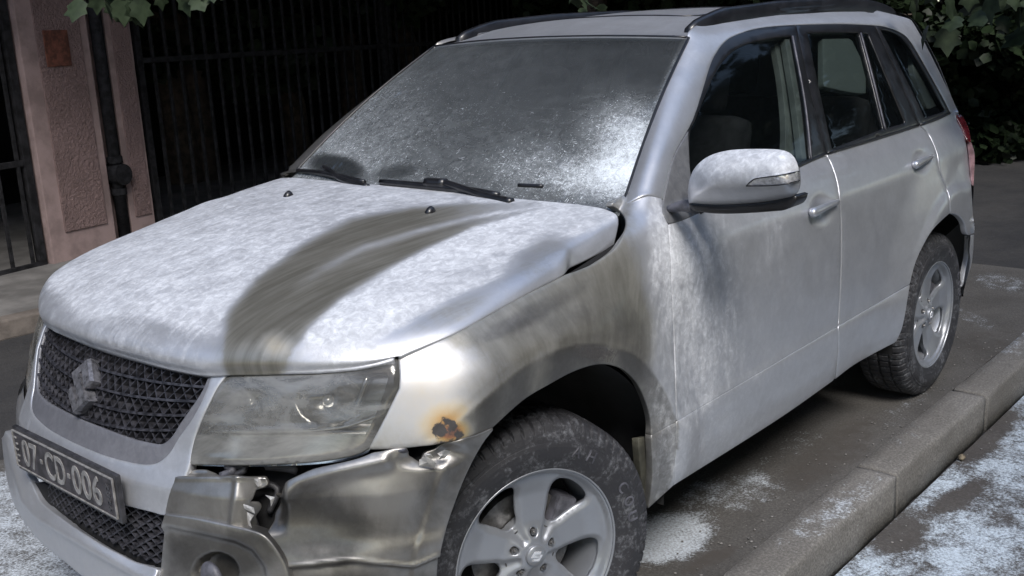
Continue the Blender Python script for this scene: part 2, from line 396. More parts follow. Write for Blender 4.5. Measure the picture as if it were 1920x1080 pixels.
def panel(name, out2, surf, mat, parent, spacing=8, rad=.004, depth=.018, holes=(), inset=1.0, disp=None, mask=None, mirror=None, lip=True, smooth_it=0, mirror_parent=None):
    B = resample(np.vstack([out2, out2[:1]]), spacing)[:-1]
    area = .5*np.sum(B[:, 0]*np.roll(B[:, 1], -1)-B[:, 1]*np.roll(B[:, 0], -1))
    def shrink(L, s):
        a = .5*np.sum(L[:, 0]*np.roll(L[:, 1], -1)-L[:, 1]*np.roll(L[:, 0], -1))
        e = np.roll(L, -1, 0)-np.roll(L, 1, 0); e /= np.linalg.norm(e, axis=1)[:, None]+1e-9
        nrm = np.stack([-e[:, 1], e[:, 0]], -1)*np.sign(a)
        return L+nrm*s
    if inset: B = shrink(B, inset)
    H = [resample(np.vstack([h, h[:1]]), spacing)[:-1] for h in holes]
    if inset: H = [shrink(h, -inset*.3) for h in H]
    lo = B.min(0); hi = B.max(0)
    gx, gy = np.meshgrid(np.arange(lo[0], hi[0], spacing), np.arange(lo[1], hi[1], spacing*.9))
    gx = gx+(np.arange(gx.shape[0]) % 2)[:, None]*spacing/2
    I = np.stack([gx.ravel(), gy.ravel()], -1); k = inpoly(B, I)
    for h in H: k &= ~inpoly(h, I)
    I = I[k]
    for L in [B]+H:
        d = segdist(L, I)[0]; I = I[d > spacing*.55]
    pts = [Vector(p) for p in B]; edges = [(i, (i+1) % len(B)) for i in range(len(B))]
    for h in H:
        o = len(pts); pts += [Vector(p) for p in h]; edges += [(o+i, o+(i+1) % len(h)) for i in range(len(h))]
    pts += [Vector(p) for p in I]
    r = delaunay_2d_cdt(pts, edges, [], 0, 1e-5)
    V2 = np.array([tuple(v) for v in r[0]]); T = np.array([f for f in r[2] if len(f) == 3])
    c = V2[T].mean(1); k = inpoly(B, c)
    for h in H: k &= ~inpoly(h, c)
    T = T[k]
    used = np.unique(T); rm = np.full(len(V2), -1); rm[used] = np.arange(len(used)); V2 = V2[used]; T = rm[T]
    P = surf(V2)
    # orient towards camera
    n0 = np.cross(P[T[:, 1]]-P[T[:, 0]], P[T[:, 2]]-P[T[:, 0]])
    fl = (n0*(CP-P[T].mean(1))).sum(1) < 0
    if fl.mean() > .5: T = T[:, ::-1]; n0 = -n0
    def vnorm(P):
        n0 = np.cross(P[T[:, 1]]-P[T[:, 0]], P[T[:, 2]]-P[T[:, 0]]); N = np.zeros_like(P)
        for j in range(3): np.add.at(N, T[:, j], n0)
        return N/(np.linalg.norm(N, axis=1)[:, None]+1e-12)
    N = vnorm(P)
    if smooth_it:
        e = np.vstack([T[:, [0, 1]], T[:, [1, 2]], T[:, [2, 0]]]); e = np.vstack([e, e[:, ::-1]])
        key = {}
        for a, b in np.sort(np.vstack([T[:, [0, 1]], T[:, [1, 2]], T[:, [2, 0]]]), 1): key[(a, b)] = key.get((a, b), 0)+1
        bd = np.zeros(len(P), bool)
        for (a, b), q in key.items():
            if q == 1: bd[a] = bd[b] = True
        for _ in range(smooth_it):
            A = np.zeros_like(P); W = np.zeros(len(P)); np.add.at(A, e[:, 0], P[e[:, 1]]); np.add.at(W, e[:, 0], 1)
            D = ((A/W[:, None]-P)*N).sum(1); D[bd] = 0; P = P+N*(D*.6)[:, None]
        N = vnorm(P)
    if disp is not None:
        P = P+N*disp(V2, P)[:, None]; N = vnorm(P)
    verts = [P]; faces = [tuple(f) for f in T]
    if lip:
        cnt = {}
        for f in T:
            for a, b in ((f[0], f[1]), (f[1], f[2]), (f[2], f[0])): cnt[(a, b)] = 1
        be = [(a, b) for (a, b) in cnt if (b, a) not in cnt]
        out = np.zeros_like(P)
        for a, b in be:
            e = P[b]-P[a]; o = np.cross(e, N[a]+N[b]); o /= np.linalg.norm(o)+1e-12; out[a] += o; out[b] += o
        bv = sorted({a for e in be for a in e}); ix = {v: i for i, v in enumerate(bv)}
        bv = np.array(bv); o = out[bv]; o /= np.linalg.norm(o, axis=1)[:, None]+1e-12; nb = N[bv]; base = P[bv]
        prev = {v: v for v in bv}; off = len(P)
        rings = [(rad*math.sin(t), rad*(1-math.cos(t))) for t in (math.radians(35), math.radians(65), math.radians(90))]+[(rad*.8, rad+depth)]
        for q, (so, si) in enumerate(rings):
            verts.append(base+o*so-nb*si)
            for a, b in be:
                A0 = prev[a]; B0 = prev[b]; A1 = off+ix[a]; B1 = off+ix[b]
                faces.append((B0, A0, A1, B1))
            prev = {v: off+ix[v] for v in bv}; off += len(bv)
    VV = np.vstack(verts)
    at = None
    if mask is not None: at = masks_for(VV, mask)
    ob = mesh_obj(name, VV, faces, mat, parent, True, attrs=at)
    if mirror:
        V3 = VV*[1, -1, 1]; at2 = None
        if mask is not None: at2 = {k: np.asarray(v)*MIRROR_K for k, v in at.items()}
        mesh_obj(mirror if isinstance(mirror, str) else name, V3, [f[::-1] for f in faces], mat, mirror_parent or parent, True, attrs=at2)
    return ob
MIRROR_K = np.array([.8, .15, 0, 0])

# ------------------------------------------------------------------ surroundings
def ground_mat(name, c0, c1, pcol0=(.42, .46, .52), pcol1=(.70, .76, .82)):
    m, n, l, b = new_mat(name); t = NT(m); o = t.obj()
    pw, br, dk, wt = t.attr('mask')
    n1 = t.noise(o, 1.6, 7, .65, .5); n2 = t.noise(o, 14, 6, .7, .4); n3 = t.noise(o, 110, 4, .75); v = t.vor(o, 130)
    c = t.mix(t.ramp(n1, .35, .65), c0+(1,), c1+(1,)); c = t.mix(t.ramp(n3, .35, .75), t.mix(.55, c, (.02, .02, .02, 1)), c)
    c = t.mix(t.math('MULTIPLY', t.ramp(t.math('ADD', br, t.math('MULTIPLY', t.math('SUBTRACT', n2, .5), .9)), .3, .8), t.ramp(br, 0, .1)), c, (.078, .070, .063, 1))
    pv = t.math('ADD', pw, t.math('ADD', t.math('MULTIPLY', t.math('SUBTRACT', n2, .5), 1.3), t.math('MULTIPLY', t.math('SUBTRACT', n3, .5), 1.1)))
    P = t.math('MULTIPLY', t.ramp(pv, .25, .85), t.ramp(pw, 0, .1))
    c = t.mix(P, c, t.mix(t.ramp(n3, .3, .7), pcol0+(1,), pcol1+(1,)))
    t.put(b.inputs['Base Color'], c); t.put(b.inputs['Roughness'], t.ramp(n2, .3, .7, .75, .95)); b.inputs['Specular IOR Level'].default_value = .25
    t.put(b.inputs['Normal'], t.bump(t.math('ADD', t.math('MULTIPLY', n3, .6), t.math('MULTIPLY', v, .8)), .45, .003, t.bump(n2, .2, .01)))
    return m
MT['asphalt'] = ground_mat('asphalt', (.045, .045, .048), (.072, .070, .070))
MT['lane'] = ground_mat('dusty_asphalt', (.115, .108, .100), (.165, .156, .146), (.30, .31, .33), (.60, .66, .72))
MT['kerb'] = ground_mat('kerb_concrete', (.24, .225, .205), (.31, .295, .275))
MT['pave'] = ground_mat('street_powder', (.10, .09, .085), (.15, .14, .13), (.33, .38, .43), (.64, .72, .79))
def gpx(p3): return project(p3)
def gblob(px, P, c, r, ang=0, soft=.5):
    return blob(px, c, r, ang, soft)
def sheet(name, x0, x1, y0, y1, z, step, mat, fn=None, holes=None, kind='structure'):
    xs = np.linspace(x0, x1, int(round((x1-x0)/step))+1); ys = np.linspace(y0, y1, max(1, int(round((y1-y0)/step)))+1); X, Y = np.meshgrid(xs, ys, indexing='ij')
    zz = np.array([.004*noise.noise(Vector((a*1.5, b*1.5, 0))) for a, b in zip(X.ravel(), Y.ravel())]) if step < .3 else np.zeros(X.size)
    V = np.stack([X.ravel(), Y.ravel(), z+zz], -1); n = len(ys)
    F = [(i*n+j, (i+1)*n+j, (i+1)*n+j+1, i*n+j+1) for i in range(len(xs)-1) for j in range(n-1)]
    at = None
    px = project(V); front = ((V-CP)@CF) > .3
    mk = np.zeros((len(V), 4)); 
    if fn: mk = fn(px, V); mk[~front] = 0
    o = mesh_obj(name, V, F, mat, None, True, attrs={'mask': mk}); o['kind'] = kind
    return o
def blob(px, c, r, ang=0, soft=.6):
    a = math.radians(ang); d = px-np.array(c, float)
    x = d[:, 0]*math.cos(a)+d[:, 1]*math.sin(a); y = -d[:, 0]*math.sin(a)+d[:, 1]*math.cos(a)
    q = np.hypot(x/r[0], y/r[1]); return 1-sstep(1-soft, 1+soft*.4, q)
def m_lane(px, V):
    pw = np.zeros(len(px)); 
    pw += .9*blob(px, (1240, 1010), (110, 52), -10, .4)+.40*blob(px, (1370, 925), (120, 42), -8, .4)+.22*blob(px, (1480, 840), (120, 34), -28, .6)
    pw += .35*blob(px, (1880, 530), (70, 22), 10)+.30*blob(px, (1830, 600), (60, 14), 25)+.25*blob(px, (1700, 760), (90, 30), -35, .9)
    pw += .60*(px[:, 0] < 300)*sstep(700, 860, px[:, 1]); pw *= 1-.8*blob(px, (1580, 870), (90, 28), -38); pw *= sstep(-1.9, -1.7, V[:, 1])*sstep(2.6, 2.4, V[:, 0])
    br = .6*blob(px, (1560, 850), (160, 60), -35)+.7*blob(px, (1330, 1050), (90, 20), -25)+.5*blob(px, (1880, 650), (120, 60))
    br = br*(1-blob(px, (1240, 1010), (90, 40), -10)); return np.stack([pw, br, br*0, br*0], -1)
def m_street(px, V):
    nz = np.array([noise.noise(Vector((a*2.2, b*4.5, 3)))+.6*noise.noise(Vector((a*7, b*9, 1))) for a, b in V[:, :2]])
    pw = .56+.42*nz-.55*blob(px, (1840, 830), (75, 26), -40)-.6*blob(px, (1790, 935), (75, 20), -30)-.5*blob(px, (1690, 1010), (60, 30), -30)-.5*blob(px, (1880, 790), (40, 14), -40)
    pw = pw*np.interp(V[:, 1], [1.0, 2.4, 3.5], [1, 1, .4]); br = .5*(pw < .4); return np.stack([pw, br, br*0, br*0], -1)
far = sheet('far_road', -60, 30, -3.86, .90, -.012, 1.0, MT['asphalt'])
lane = sheet('road', -5.2, 2.6, -1.9, .925, 0, .026, MT['lane'], m_lane)
sheet('street', -4.6, 1.0, 1.085, 3.2, -.150, .03, MT['pave'], m_street)
sheet('street_asphalt', -60, 30, 1.0, 40, -.165, 2.0, MT['asphalt'])
# kerb: one stone after another
kerb = empty('kerb', (-1.5, 1.0, -.15), 'weathered concrete kerb running along the parked car with pale powder stains', 'kerb'); kerb['kind'] = 'structure'
del kerb['category']
def kerb_stone_mesh(seed, L=.985):
    bm = bmesh.new(); nx = 40; pr = [(-.072, -.2), (-.072, -.004), (-.069, .0), (-.02, .002), (.03, .002), (.060, .0), (.068, -.004), (.072, -.012), (.0735, -.03), (.075, -.08), (.076, -.20)]
    rows = []
    for i in range(nx+1):
        x = -L/2+L*i/nx; e = min(i, nx-i); r = []
        for y, z in pr:
            k = noise.noise(Vector((x*9+seed*7, y*20, z*20)))*.006+noise.noise(Vector((x*30+seed*3, y*60, z*60)))*.0018
            r.append(bm.verts.new((x, y+(k if y > 0 else k*.4), z+k*.7-(.004 if e == 0 else 0))))
        rows.append(r)
    for a, b in zip(rows[:-1], rows[1:]):
        for k in range(len(pr)-1): bm.faces.new((a[k], b[k], b[k+1], a[k+1]))
    bm.faces.new(rows[0]); bm.faces.new(rows[-1])
    for a, b in zip(rows[:-1], rows[1:]): bm.faces.new((a[0], a[-1], b[-1], b[0]))
    return bm
j0 = on_plane(1786, 733, 'z', 0)[0]
for k in range(-6, 30):
    xc = j0+.5-k*1.0
    if k < 7:
        o = bm_obj('kerb_stone', kerb_stone_mesh(k), MT['kerb'], kerb, True); 
        if k == -6: _ks = o
    else:
        o = _ks.copy(); COL.objects.link(o)
    yk = .925+.072+ .004*(k % 2); o.location = (xc-kerb.location.x, yk-kerb.location.y, .008+.15); 
    if o.data.users == 1 and 'mask' not in o.data.attributes:
        co = np.array([v.co[:] for v in o.data.vertices])+np.array([xc, yk, .008]); px = project(co); ok = ((co-CP)@CF) > .3
        pw = .34*blob(px, (1560, 960), (130, 34), -35, .8)+.1*blob(px, (1690, 800), (60, 60), -40)+.3*blob(px, (1900, 640), (60, 30), -30)+.65*np.exp(-((co[:, 2]+.145)/.014)**2)+.06
        mk = np.stack([pw*ok, .35*blob(px, (1700, 790), (140, 60), -35), pw*0, pw*0], -1)
        a = o.data.attributes.new('mask', 'FLOAT_COLOR', 'POINT'); a.data.foreach_set('color', mk.astype(np.float32).ravel())
# grit swept against the kerb, one small stone at its street side
bm = bmesh.new(); rg = random.Random(4)
for _ in range(300):
    x = rg.uniform(-3.6, .6); y = .925-abs(rg.gauss(0, .10)); z = .004; r_ = rg.uniform(.0015, .0048)
    if rg.random() < .35: y = 1.085+abs(rg.gauss(0, .12)); z = -.147
    vs = bmesh.ops.create_icosphere(bm, subdivisions=1, radius=r_)['verts']
    for v in vs: v.co = Vector((v.co.x*rg.uniform(.7, 1.5)+x, v.co.y*rg.uniform(.7, 1.4)+y, v.co.z*.6+z))
o = bm_obj('grit', bm, simple('grit_stone', (.20, .19, .18), .9, 0, 40, .5)); o['kind'] = 'stuff'
bm = bmesh.new(); q = on_plane(1803, 858, 'z', -.14)
bmesh.ops.create_icosphere(bm, subdivisions=2, radius=.018)
for v in bm.verts: v.co = Vector((q[0], q[1], -.138))+v.co*Vector((1.2, .8, .7))*(1+.5*noise.noise(v.co*60)) if False else Vector((q[0]+v.co.x*1.2, q[1]+v.co.y*.8, -.138+v.co.z*.7))*1.0
for v in bm.verts: v.co += Vector((.005, .005, .004))*noise.noise(v.co*70)
tag(bm_obj('stone', bm, simple('brown_stone', (.16, .13, .09), .9, 0, 40, .4)), 'small brown stone lying at the foot of the kerb on the powdered street', 'stone')
# far side: low step, paved strip, walls and gates
MT['step'] = simple('step_stone', (.14, .12, .105), .85, 0, 5, .35, .3, 40, .006)
MT['pavement'] = simple('pavement', (.15, .145, .14), .85, 0, 2.5, .3, .3, 50, .004)
bm = bmesh.new(); add_box(bm, (-12, -6.9, .055), (60, 6.0, .10), bev=.008); o = bm_obj('pavement', bm, MT['pavement']); o['kind'] = 'structure'
bm = bmesh.new(); add_box(bm, (-12, -3.87, .045), (60, .13, .122), bev=.012); o = bm_obj('pavement_edge', bm, MT['step']); o['kind'] = 'structure'
WO = np.array([-1.55, -5.15, .105]); WD = np.array([math.cos(math.radians(-168)), math.sin(math.radians(-168)), 0]); WN = np.array([WD[1]*1.0, -WD[0], 0])
if WN[1] < 0: WN = -WN
def wall_sz(px, py, off=0.0):
    d = ray(px, py); t_ = ((WO+WN*off-CP)@WN)/(d@WN); p = CP+d*t_; return float((p-WO)@WD), float(p[2])
WANG = math.atan2(WD[1], WD[0])
def wall_box(bm, s0, s1, z0, z1, off, dep, bev=0):
    c = WO+WD*((s0+s1)/2)+WN*(off-dep/2); c[2] = (z0+z1)/2
    add_box(bm, c, (abs(s1-s0), dep, z1-z0), Matrix.Rotation(WANG, 3, 'Z'), bev)
MT['stucco'] = None
m, n_, l_, b_ = new_mat('rough_stucco'); MT['stucco'] = m; t = NT(m); o_ = t.obj()
f1 = t.noise(o_, 38, 5, .6, .8); f2 = t.noise(o_, 3, 5, .6)
t.put(b_.inputs['Base Color'], t.mix(t.ramp(f2, .3, .7), (.21, .145, .137, 1), (.27, .188, .178, 1))); b_.inputs['Roughness'].default_value = .9
t.put(b_.inputs['Normal'], t.bump(f1, 1.0, .03))
MT['plaster'] = simple('smooth_plaster', (.29, .215, .205), .85, 0, 5, .22, .3, 60, .004)
MT['iron'] = simple('dark_iron', (.016, .016, .018), .85, .0, 20, .5, .2, 80, .002, spec=.2)
MT['rust'] = simple('rusty_plate', (.15, .055, .036), .8, 0, 18, .45, .3, 60, .003)
def pillar(name, label, pxl, pxr, b, top=2.75):
    """b: plain border width"""
    s0, s1 = wall_sz(pxl[0], pxl[1])[0], wall_sz(pxr[0], pxr[1])[0]
    e = empty(name, tuple(WO+WD*((s0+s1)/2)), label, 'pillar')
    def ch(o): o.parent = e; o.matrix_parent_inverse = Matrix.Translation(-e.location)
    bm = bmesh.new(); wall_box(bm, s0, s1, .10, top, 0, .14, .006); ch(bm_obj('core', bm, MT['plaster']))
    bm = bmesh.new(); wall_box(bm, s0+b, s1-b*.55, .10+.22, top-.15, .012, .03, .005); ch(bm_obj('stucco_panel', bm, MT['stucco']))
    return e, s0, s1
pe1, p1a, p1b = pillar('gate_pillar', 'wide brown stucco gate pillar with a rusty square plate', (40, 100), (170, 100), .13)
pe2, p2a, p2b = pillar('gate_pillar', 'narrow brown stucco pillar right of the drain pipe', (203, 100), (250, 100), .05)
s0, z0 = wall_sz(76, 57); s1, z1 = wall_sz(132, 123)
bm = bmesh.new(); wall_box(bm, s0, s1, z1, z0, .022, .012, .004); o = bm_obj('rusty_plate', bm, MT['rust']); tag(o, 'small rust brown square plate fixed to the wide stucco pillar', 'plate')
# drain pipe with a round cover between the pillars
e = empty('drain_pipe', tuple(WO+WD*((p1b+p2a)/2)), 'dark iron drain pipe with round cover between the two stucco pillars', 'pipe')
def ech(o, e): o.parent = e; o.matrix_parent_inverse = Matrix.Translation(-e.location); return o
sp_, zp = wall_sz(222, 328)
bm = bmesh.new(); q = WO+WD*sp_+WN*-.02; tube(bm, [(q[0], q[1], .1), (q[0], q[1], 2.7)], .048, 14); ech(bm_obj('pipe', bm, MT['iron'], None, True), e)
bm = bmesh.new(); tube(bm, [tuple(q+[0, 0, zp-.1]+WN*-.08), tuple(q+[0, 0, zp-.1]+WN*.085)], .082, 24, up=Vector((0, 0, 1))); ech(bm_obj('round_cover', bm, MT['iron']), e)
for dz in (-.13, .12):
    bm = bmesh.new(); tube(bm, [(q[0], q[1], zp+dz-.025), (q[0], q[1], zp+dz+.025)], .060, 14); ech(bm_obj('collar', bm, MT['iron']), e)
bm = bmesh.new(); wall_box(bm, p1b-.02, p2a+.02, .1, 2.75, -.10, .1); o = bm_obj('recess_wall', bm, MT['plaster']); o['kind'] = 'structure'
# gates
def gate(name, label, sa, sb, za, zb, rails, step, s_first=None, panel_z=None):
    e = empty(name, tuple(WO+WD*((sa+sb)/2)), label, 'gate')
    for z in rails:
        bm = bmesh.new(); wall_box(bm, sa, sb, z-.022, z+.022, -.05, .03, .004); ech(bm_obj('rail', bm, MT['iron']), e)
    for s in (sa, sb):
        bm = bmesh.new(); wall_box(bm, s-.03, s+.03, za, zb, -.045, .05, .004); ech(bm_obj('post', bm, MT['iron']), e)
    s = (s_first if s_first is not None else sa+step)
    first = None
    while s < sb-.04:
        if first is None:
            bm = bmesh.new(); wall_box(bm, s-.011, s+.011, za, zb, -.052, .022); first = ech(bm_obj('bar', bm, MT['iron']), e); s00 = s
        else:
            o = first.copy(); COL.objects.link(o); o.location = Vector(WD)*(s-s00)
        s += step
    return e
zl1 = wall_sz(30, 310)[1]; zl2 = wall_sz(60, 527)[1]
gate('bar_gate', 'dark iron gate with two cross rails left of the wide pillar', p1a-2.6, p1a-.05, zl2-.01, 2.5, (zl2, zl2+.09, zl1), .165)
zr = wall_sz(330, 110)[1]
gate('bar_gate', 'dark iron bar gate behind the bonnet, right of the narrow pillar', p2b+.10, p2b+3.4, .16, 2.6, (.2, zr, 2.5), .145)
gate('bar_gate', 'dark iron bar fence section behind the windscreen', p2b+3.5, p2b+7.0, .16, 2.6, (.2, zr, 2.5), .145)
# made-up yard block, roofed and dark to keep the space behind the gates black
MT['yard'] = simple('added_yard_wall', (.010, .010, .011), .9, 0, 2, .3, .3, 20, .01, spec=.05)
e = empty('added_yard_block', tuple(WO+WD*2+WN*-3), 'added dark roofed block keeping the space behind the iron gates black', 'building')
bm = bmesh.new(); wall_box(bm, -16, 12, .05, 3.4, -3.2, .25); ech(bm_obj('added_rear_wall', bm, MT['yard']), e)
bm = bmesh.new(); wall_box(bm, -16, 12, 2.95, 3.15, .15, 3.6); ech(bm_obj('added_shade_roof', bm, MT['yard']), e)
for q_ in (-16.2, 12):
    bm = bmesh.new(); wall_box(bm, q_, q_+.2, .05, 3.4, -.1, 3.3); ech(bm_obj('added_side_wall', bm, MT['yard']), e)

# ---- trees ------------------------------------------------------------------
def leaf_mat(name, a, b2):
    m, n, l, b = new_mat(name); t = NT(m); o = t.obj(); f = t.noise(o, 3.0, 3, .6); g = t.noise(o, 25, 2, .5)
    t.put(b.inputs['Base Color'], t.mix(t.ramp(t.math('ADD', f, t.math('MULTIPLY', t.math('SUBTRACT', g, .5), .8)), .3, .75), a+(1,), b2+(1,)))
    b.inputs['Roughness'].default_value = .5; b.inputs['Specular IOR Level'].default_value = .2
    return m
MT['leaf'] = leaf_mat('tree_leaves', (.007, .012, .006), (.017, .029, .012))
MT['bark'] = simple('tree_bark', (.07, .055, .045), .9, 0, 12, .4, .8, 25, .02)
LEAF = [(0, 0, 0), (.28, .22, .04), (.42, .62, .02), (0, 1, -.06), (-.42, .62, .02), (-.28, .22, .04)]
def leaf_cloud(clumps, n, size, seed, flat=.5):
    R = np.random.RandomState(seed); C = np.array([c[:3] for c in clumps]); r = np.array([c[3] for c in clumps]); w = r**2.2/np.sum(r**2.2)
    k = R.choice(len(clumps), n, p=w); d = R.normal(size=(n, 3)); d /= np.linalg.norm(d, axis=1)[:, None]; rad = r[k]*R.uniform(.25, 1, n)**.45
    c = C[k]+d*rad[:, None]*[1, 1, .8]
    ax = R.normal(size=(n, 3))*[1, 1, flat]+[0, 0, -.5]; ax /= np.linalg.norm(ax, axis=1)[:, None]
    up = R.normal(size=(n, 3))+[0, 0, 1.0]; sd = np.cross(ax, up); sd /= np.linalg.norm(sd, axis=1)[:, None]; nn = np.cross(sd, ax)
    s = size*R.uniform(.6, 1.3, n); L = np.array(LEAF)
    V = c[:, None]+s[:, None, None]*(L[None, :, 0:1]*sd[:, None]+L[None, :, 1:2]*ax[:, None]+L[None, :, 2:3]*nn[:, None])
    V = V.reshape(-1, 3); base = np.arange(n)*6
    F = np.stack([np.stack([base, base+1, base+2, base+3], -1), np.stack([base, base+3, base+4, base+5], -1)], 1).reshape(-1, 4)
    return V, F
def fast_mesh(name, V, F, mat):
    me = bpy.data.meshes.new(name); me.vertices.add(len(V)); me.vertices.foreach_set('co', V.astype(np.float32).ravel())
    me.loops.add(F.size); me.loops.foreach_set('vertex_index', F.astype(np.int32).ravel()); me.polygons.add(len(F))
    me.polygons.foreach_set('loop_start', np.arange(len(F), dtype=np.int32)*4); me.update(calc_edges=True); me.materials.append(mat); return me
def crown_clumps(seed, R0, h, n):
    r = random.Random(seed); out = []
    for _ in range(n):
        a = r.uniform(0, 2*math.pi); q = math.sqrt(r.uniform(0, 1))*R0; z = h+r.uniform(-.55, .9)*R0*(1-.5*q/R0) if h > 1.6 else r.uniform(.1, 3.4)
        out.append((q*math.cos(a), q*math.sin(a), z, r.uniform(.28, .55)*R0*.62))
    return out
def trunk_bm(h, R0, seed, r0=.16, lean=False):
    r = random.Random(seed); bm = bmesh.new(); pts = [Vector((r.uniform(-.04, .04)*k, r.uniform(-.04, .04)*k, h*k/6)) for k in range(7)]
    tube(bm, pts, [r0*1.25, r0, r0*.92, r0*.86, r0*.8, r0*.72, r0*.6], 12)
    if lean:
        for a in (-.35, 0, .35): tube(bm, [(0, 0, h*.9), (1.6, a*1.5, h+.2), (3.4, a*4, h+.6), (5.6, a*5.5, h+1.0)], [r0*.7, r0*.5, r0*.35, r0*.1], 8)
    for _ in range(8):
        a = r.uniform(0, 6.28); z = h*r.uniform(.6, 1); L = R0*r.uniform(.6, .95)
        tube(bm, [(0, 0, z), (math.cos(a)*L*.4, math.sin(a)*L*.4, z+L*.3), (math.cos(a+.2)*L, math.sin(a+.2)*L, z+L*r.uniform(.3, .8))], [r0*.45, r0*.3, r0*.08], 7)
    return bm
TREE = {}
def tree(kind, loc, rz, sc, label, group):
    if kind not in TREE:
        R0, h, th, n, size, seed = {'lean': (2.7, 5.0, 4.4, 17000, .18, 12), 'hedge': (1.7, 1.5, 1.2, 15000, .13, 9), 'tall': (2.6, 4.6, 4.2, 15000, .17, 1), 'low': (2.0, 2.0, 2.2, 14000, .15, 2), 'dense': (2.8, 3.4, 3.2, 12000, .17, 5)}[kind]
        cl = crown_clumps(seed, R0, h, 40 if kind == 'lean' else 34)
        if kind == 'lean': cl = [(c[0]+4.4, c[1], h+(c[2]-h)*.55, c[3]) for c in cl]
        V, F = leaf_cloud(cl, n, size, seed); me = fast_mesh('crown', V, F, MT['leaf'])
        e = empty('broadleaf_tree', loc, label, 'tree', group); c = link_mesh('crown', me, e); tk = bm_obj('trunk', trunk_bm(th, R0, seed, lean=kind == 'lean'), MT['bark'], e, True); TREE[kind] = e
    else:
        s = TREE[kind]; e = s.copy(); COL.objects.link(e); e['label'] = label; e['group'] = group
        for ch_ in s.children: c = ch_.copy(); COL.objects.link(c); c.parent = e
    e.location = loc; e.rotation_euler = (0, 0, rz); e.scale = (sc, sc, sc); return e
for i, x in enumerate((-2.2, -4.6, -7.2)):  # crowns shaped to block the sun from wall and gates, added for shade
    tree('lean', (x, -8.3, .1), math.radians(88+6*(i % 2)), 1.0+.04*i, 'tall tree added to lean over and shade the gates and the pavement', 'tall trees added to shade the gates')
BG = 'leafy trees shading the yard and road behind the car'
for i, (k, x, y, rz, sc) in enumerate([('low', -6.2, -8.3, .3, 1.0), ('dense', -7.5, -7.6, 1.2, 1.05), ('dense', -10.5, -5.6, 2.0, 1.0), ('low', -9.2, -3.9, 4.0, 1.0), ('dense', -14.5, -3.2, 3.1, 1.1), ('low', -14.2, -.6, 2.5, 1.15), ('dense', -18, .8, .6, 1.2),
        ('hedge', -9.5, -3.4, .5, 1.0), ('hedge', -11.5, -.9, 2.5, 1.0), ('hedge', -12.5, 1.8, 4.5, 1.0), ('hedge', -15, 3.6, 1.5, 1.1), ('hedge', -13, -4.4, 3.5, 1.1), ('tall', -1.2, -8.0, 2.5, 1.45), ('tall', 2.6, -7.0, .9, 1.4), ('tall', -4.8, -8.4, 3.9, 1.45), ('tall', -7.2, -4.4, .5, 1.05), ('tall', -11.5, -1.5, 2.2, 1.1), ('dense', -19, -4.5, 5.1, 1.4), ('low', -17.5, 3.6, 1.0, 1.2), ('tall', -13.5, 4.2, 4.4, 1.15), ('dense', -22, 5.5, 1.9, 1.4)]):  # tall ones by the gates are added overhead canopy to darken the wall
    tree(k, (x, y, .1 if y < -4 else -.05), rz, sc, {4: 'low spreading tree behind the rear of the car, right of the roof rail', 13: 'tall unseen tree added beside the gates to shade the wall', 15: 'dense dark bush at the far end of the lane past the kerb'}.get(i, 'dark leafy tree growing in the shade behind the car'), BG)
FT = 'trees across the street mirrored in the car windows'
for i, (k, x, y, rz, sc) in enumerate([('tall', -11.5, 9.5, .4, 1.4), ('tall', -7.0, 9.6, 2.1, 1.45), ('dense', -3.2, 10.4, 1.4, 1.6), ('dense', -8.8, 12.5, 3.1, 1.9), ('dense', 1.0, 12.0, 4.4, 1.8), ('dense', -6, 15, 1, 2.3), ('dense', 2, 16, 2, 2.2), ('dense', -13, 14, 5, 2.4), ('dense', -1, 9.8, 3.3, 1.2), ('hedge', -5.5, 8.3, 1, 1.1), ('hedge', -2, 8.6, 2, 1.1), ('hedge', -9, 8.0, 3, 1.2), ('tall', 3.4, 12.5, 3.4, 1.3), ('dense', 7.5, 11.0, 5.2, 1.2), ('tall', 12, 8, 1, 1.3), ('dense', 14, 2, 2, 1.2), ('tall', 14.5, -5, 3, 1.3)]):
    tree(k, (x, y, -.15), rz, sc, 'leafy street tree standing across the street', FT)
# leafy branches hanging into the top of the view
MT['bigleaf'] = leaf_mat('hanging_leaves', (.014, .022, .012), (.036, .052, .028))
def branch(label, pts_px, dist, n, size, seed, spread):
    R = random.Random(seed); P = [CP+ray(*q)*dist for q in pts_px]
    e = empty('hanging_branch', tuple(P[0]), label, 'branch')
    bm = bmesh.new(); tube(bm, [tuple(p-P[0]) for p in P], [.02, .012, .006] if len(P) == 3 else .012, 7); bm_obj('twig', bm, MT['bark'], e, True)
    bm = bmesh.new()
    Q = resample(catmull(P, 6), .02)
    for i in range(n):
        p = Q[R.randrange(len(Q))]-P[0]+np.array([R.gauss(0, spread), R.gauss(0, spread), R.gauss(0, spread*.6)-.02]); s = size*R.uniform(.6, 1.2)
        rot = Matrix.Rotation(R.uniform(0, 6.28), 3, 'Z')@Matrix.Rotation(R.uniform(-2.6, -1.2), 3, 'X')@Matrix.Rotation(R.uniform(-.6, .6), 3, 'Y')
        out_ = [(0, 0, 0), (.18, .02, .02), (.42, .22, .05), (.34, .36, .03), (.46, .60, .0), (.22, .66, .02), (0, 1.0, -.10), (-.22, .66, .02), (-.46, .60, 0), (-.34, .36, .03), (-.42, .22, .05), (-.18, .02, .02)]
        vs = [bm.verts.new(Vector(p)+rot@(Vector(q)*s)) for q in out_]; c = bm.verts.new(Vector(p)+rot@(Vector((0, .42, -.04))*s))
        for k in range(12): bm.faces.new((vs[k], vs[(k+1) % 12], c))
    bm_obj('leaves', bm, MT['bigleaf'], e, True); return e
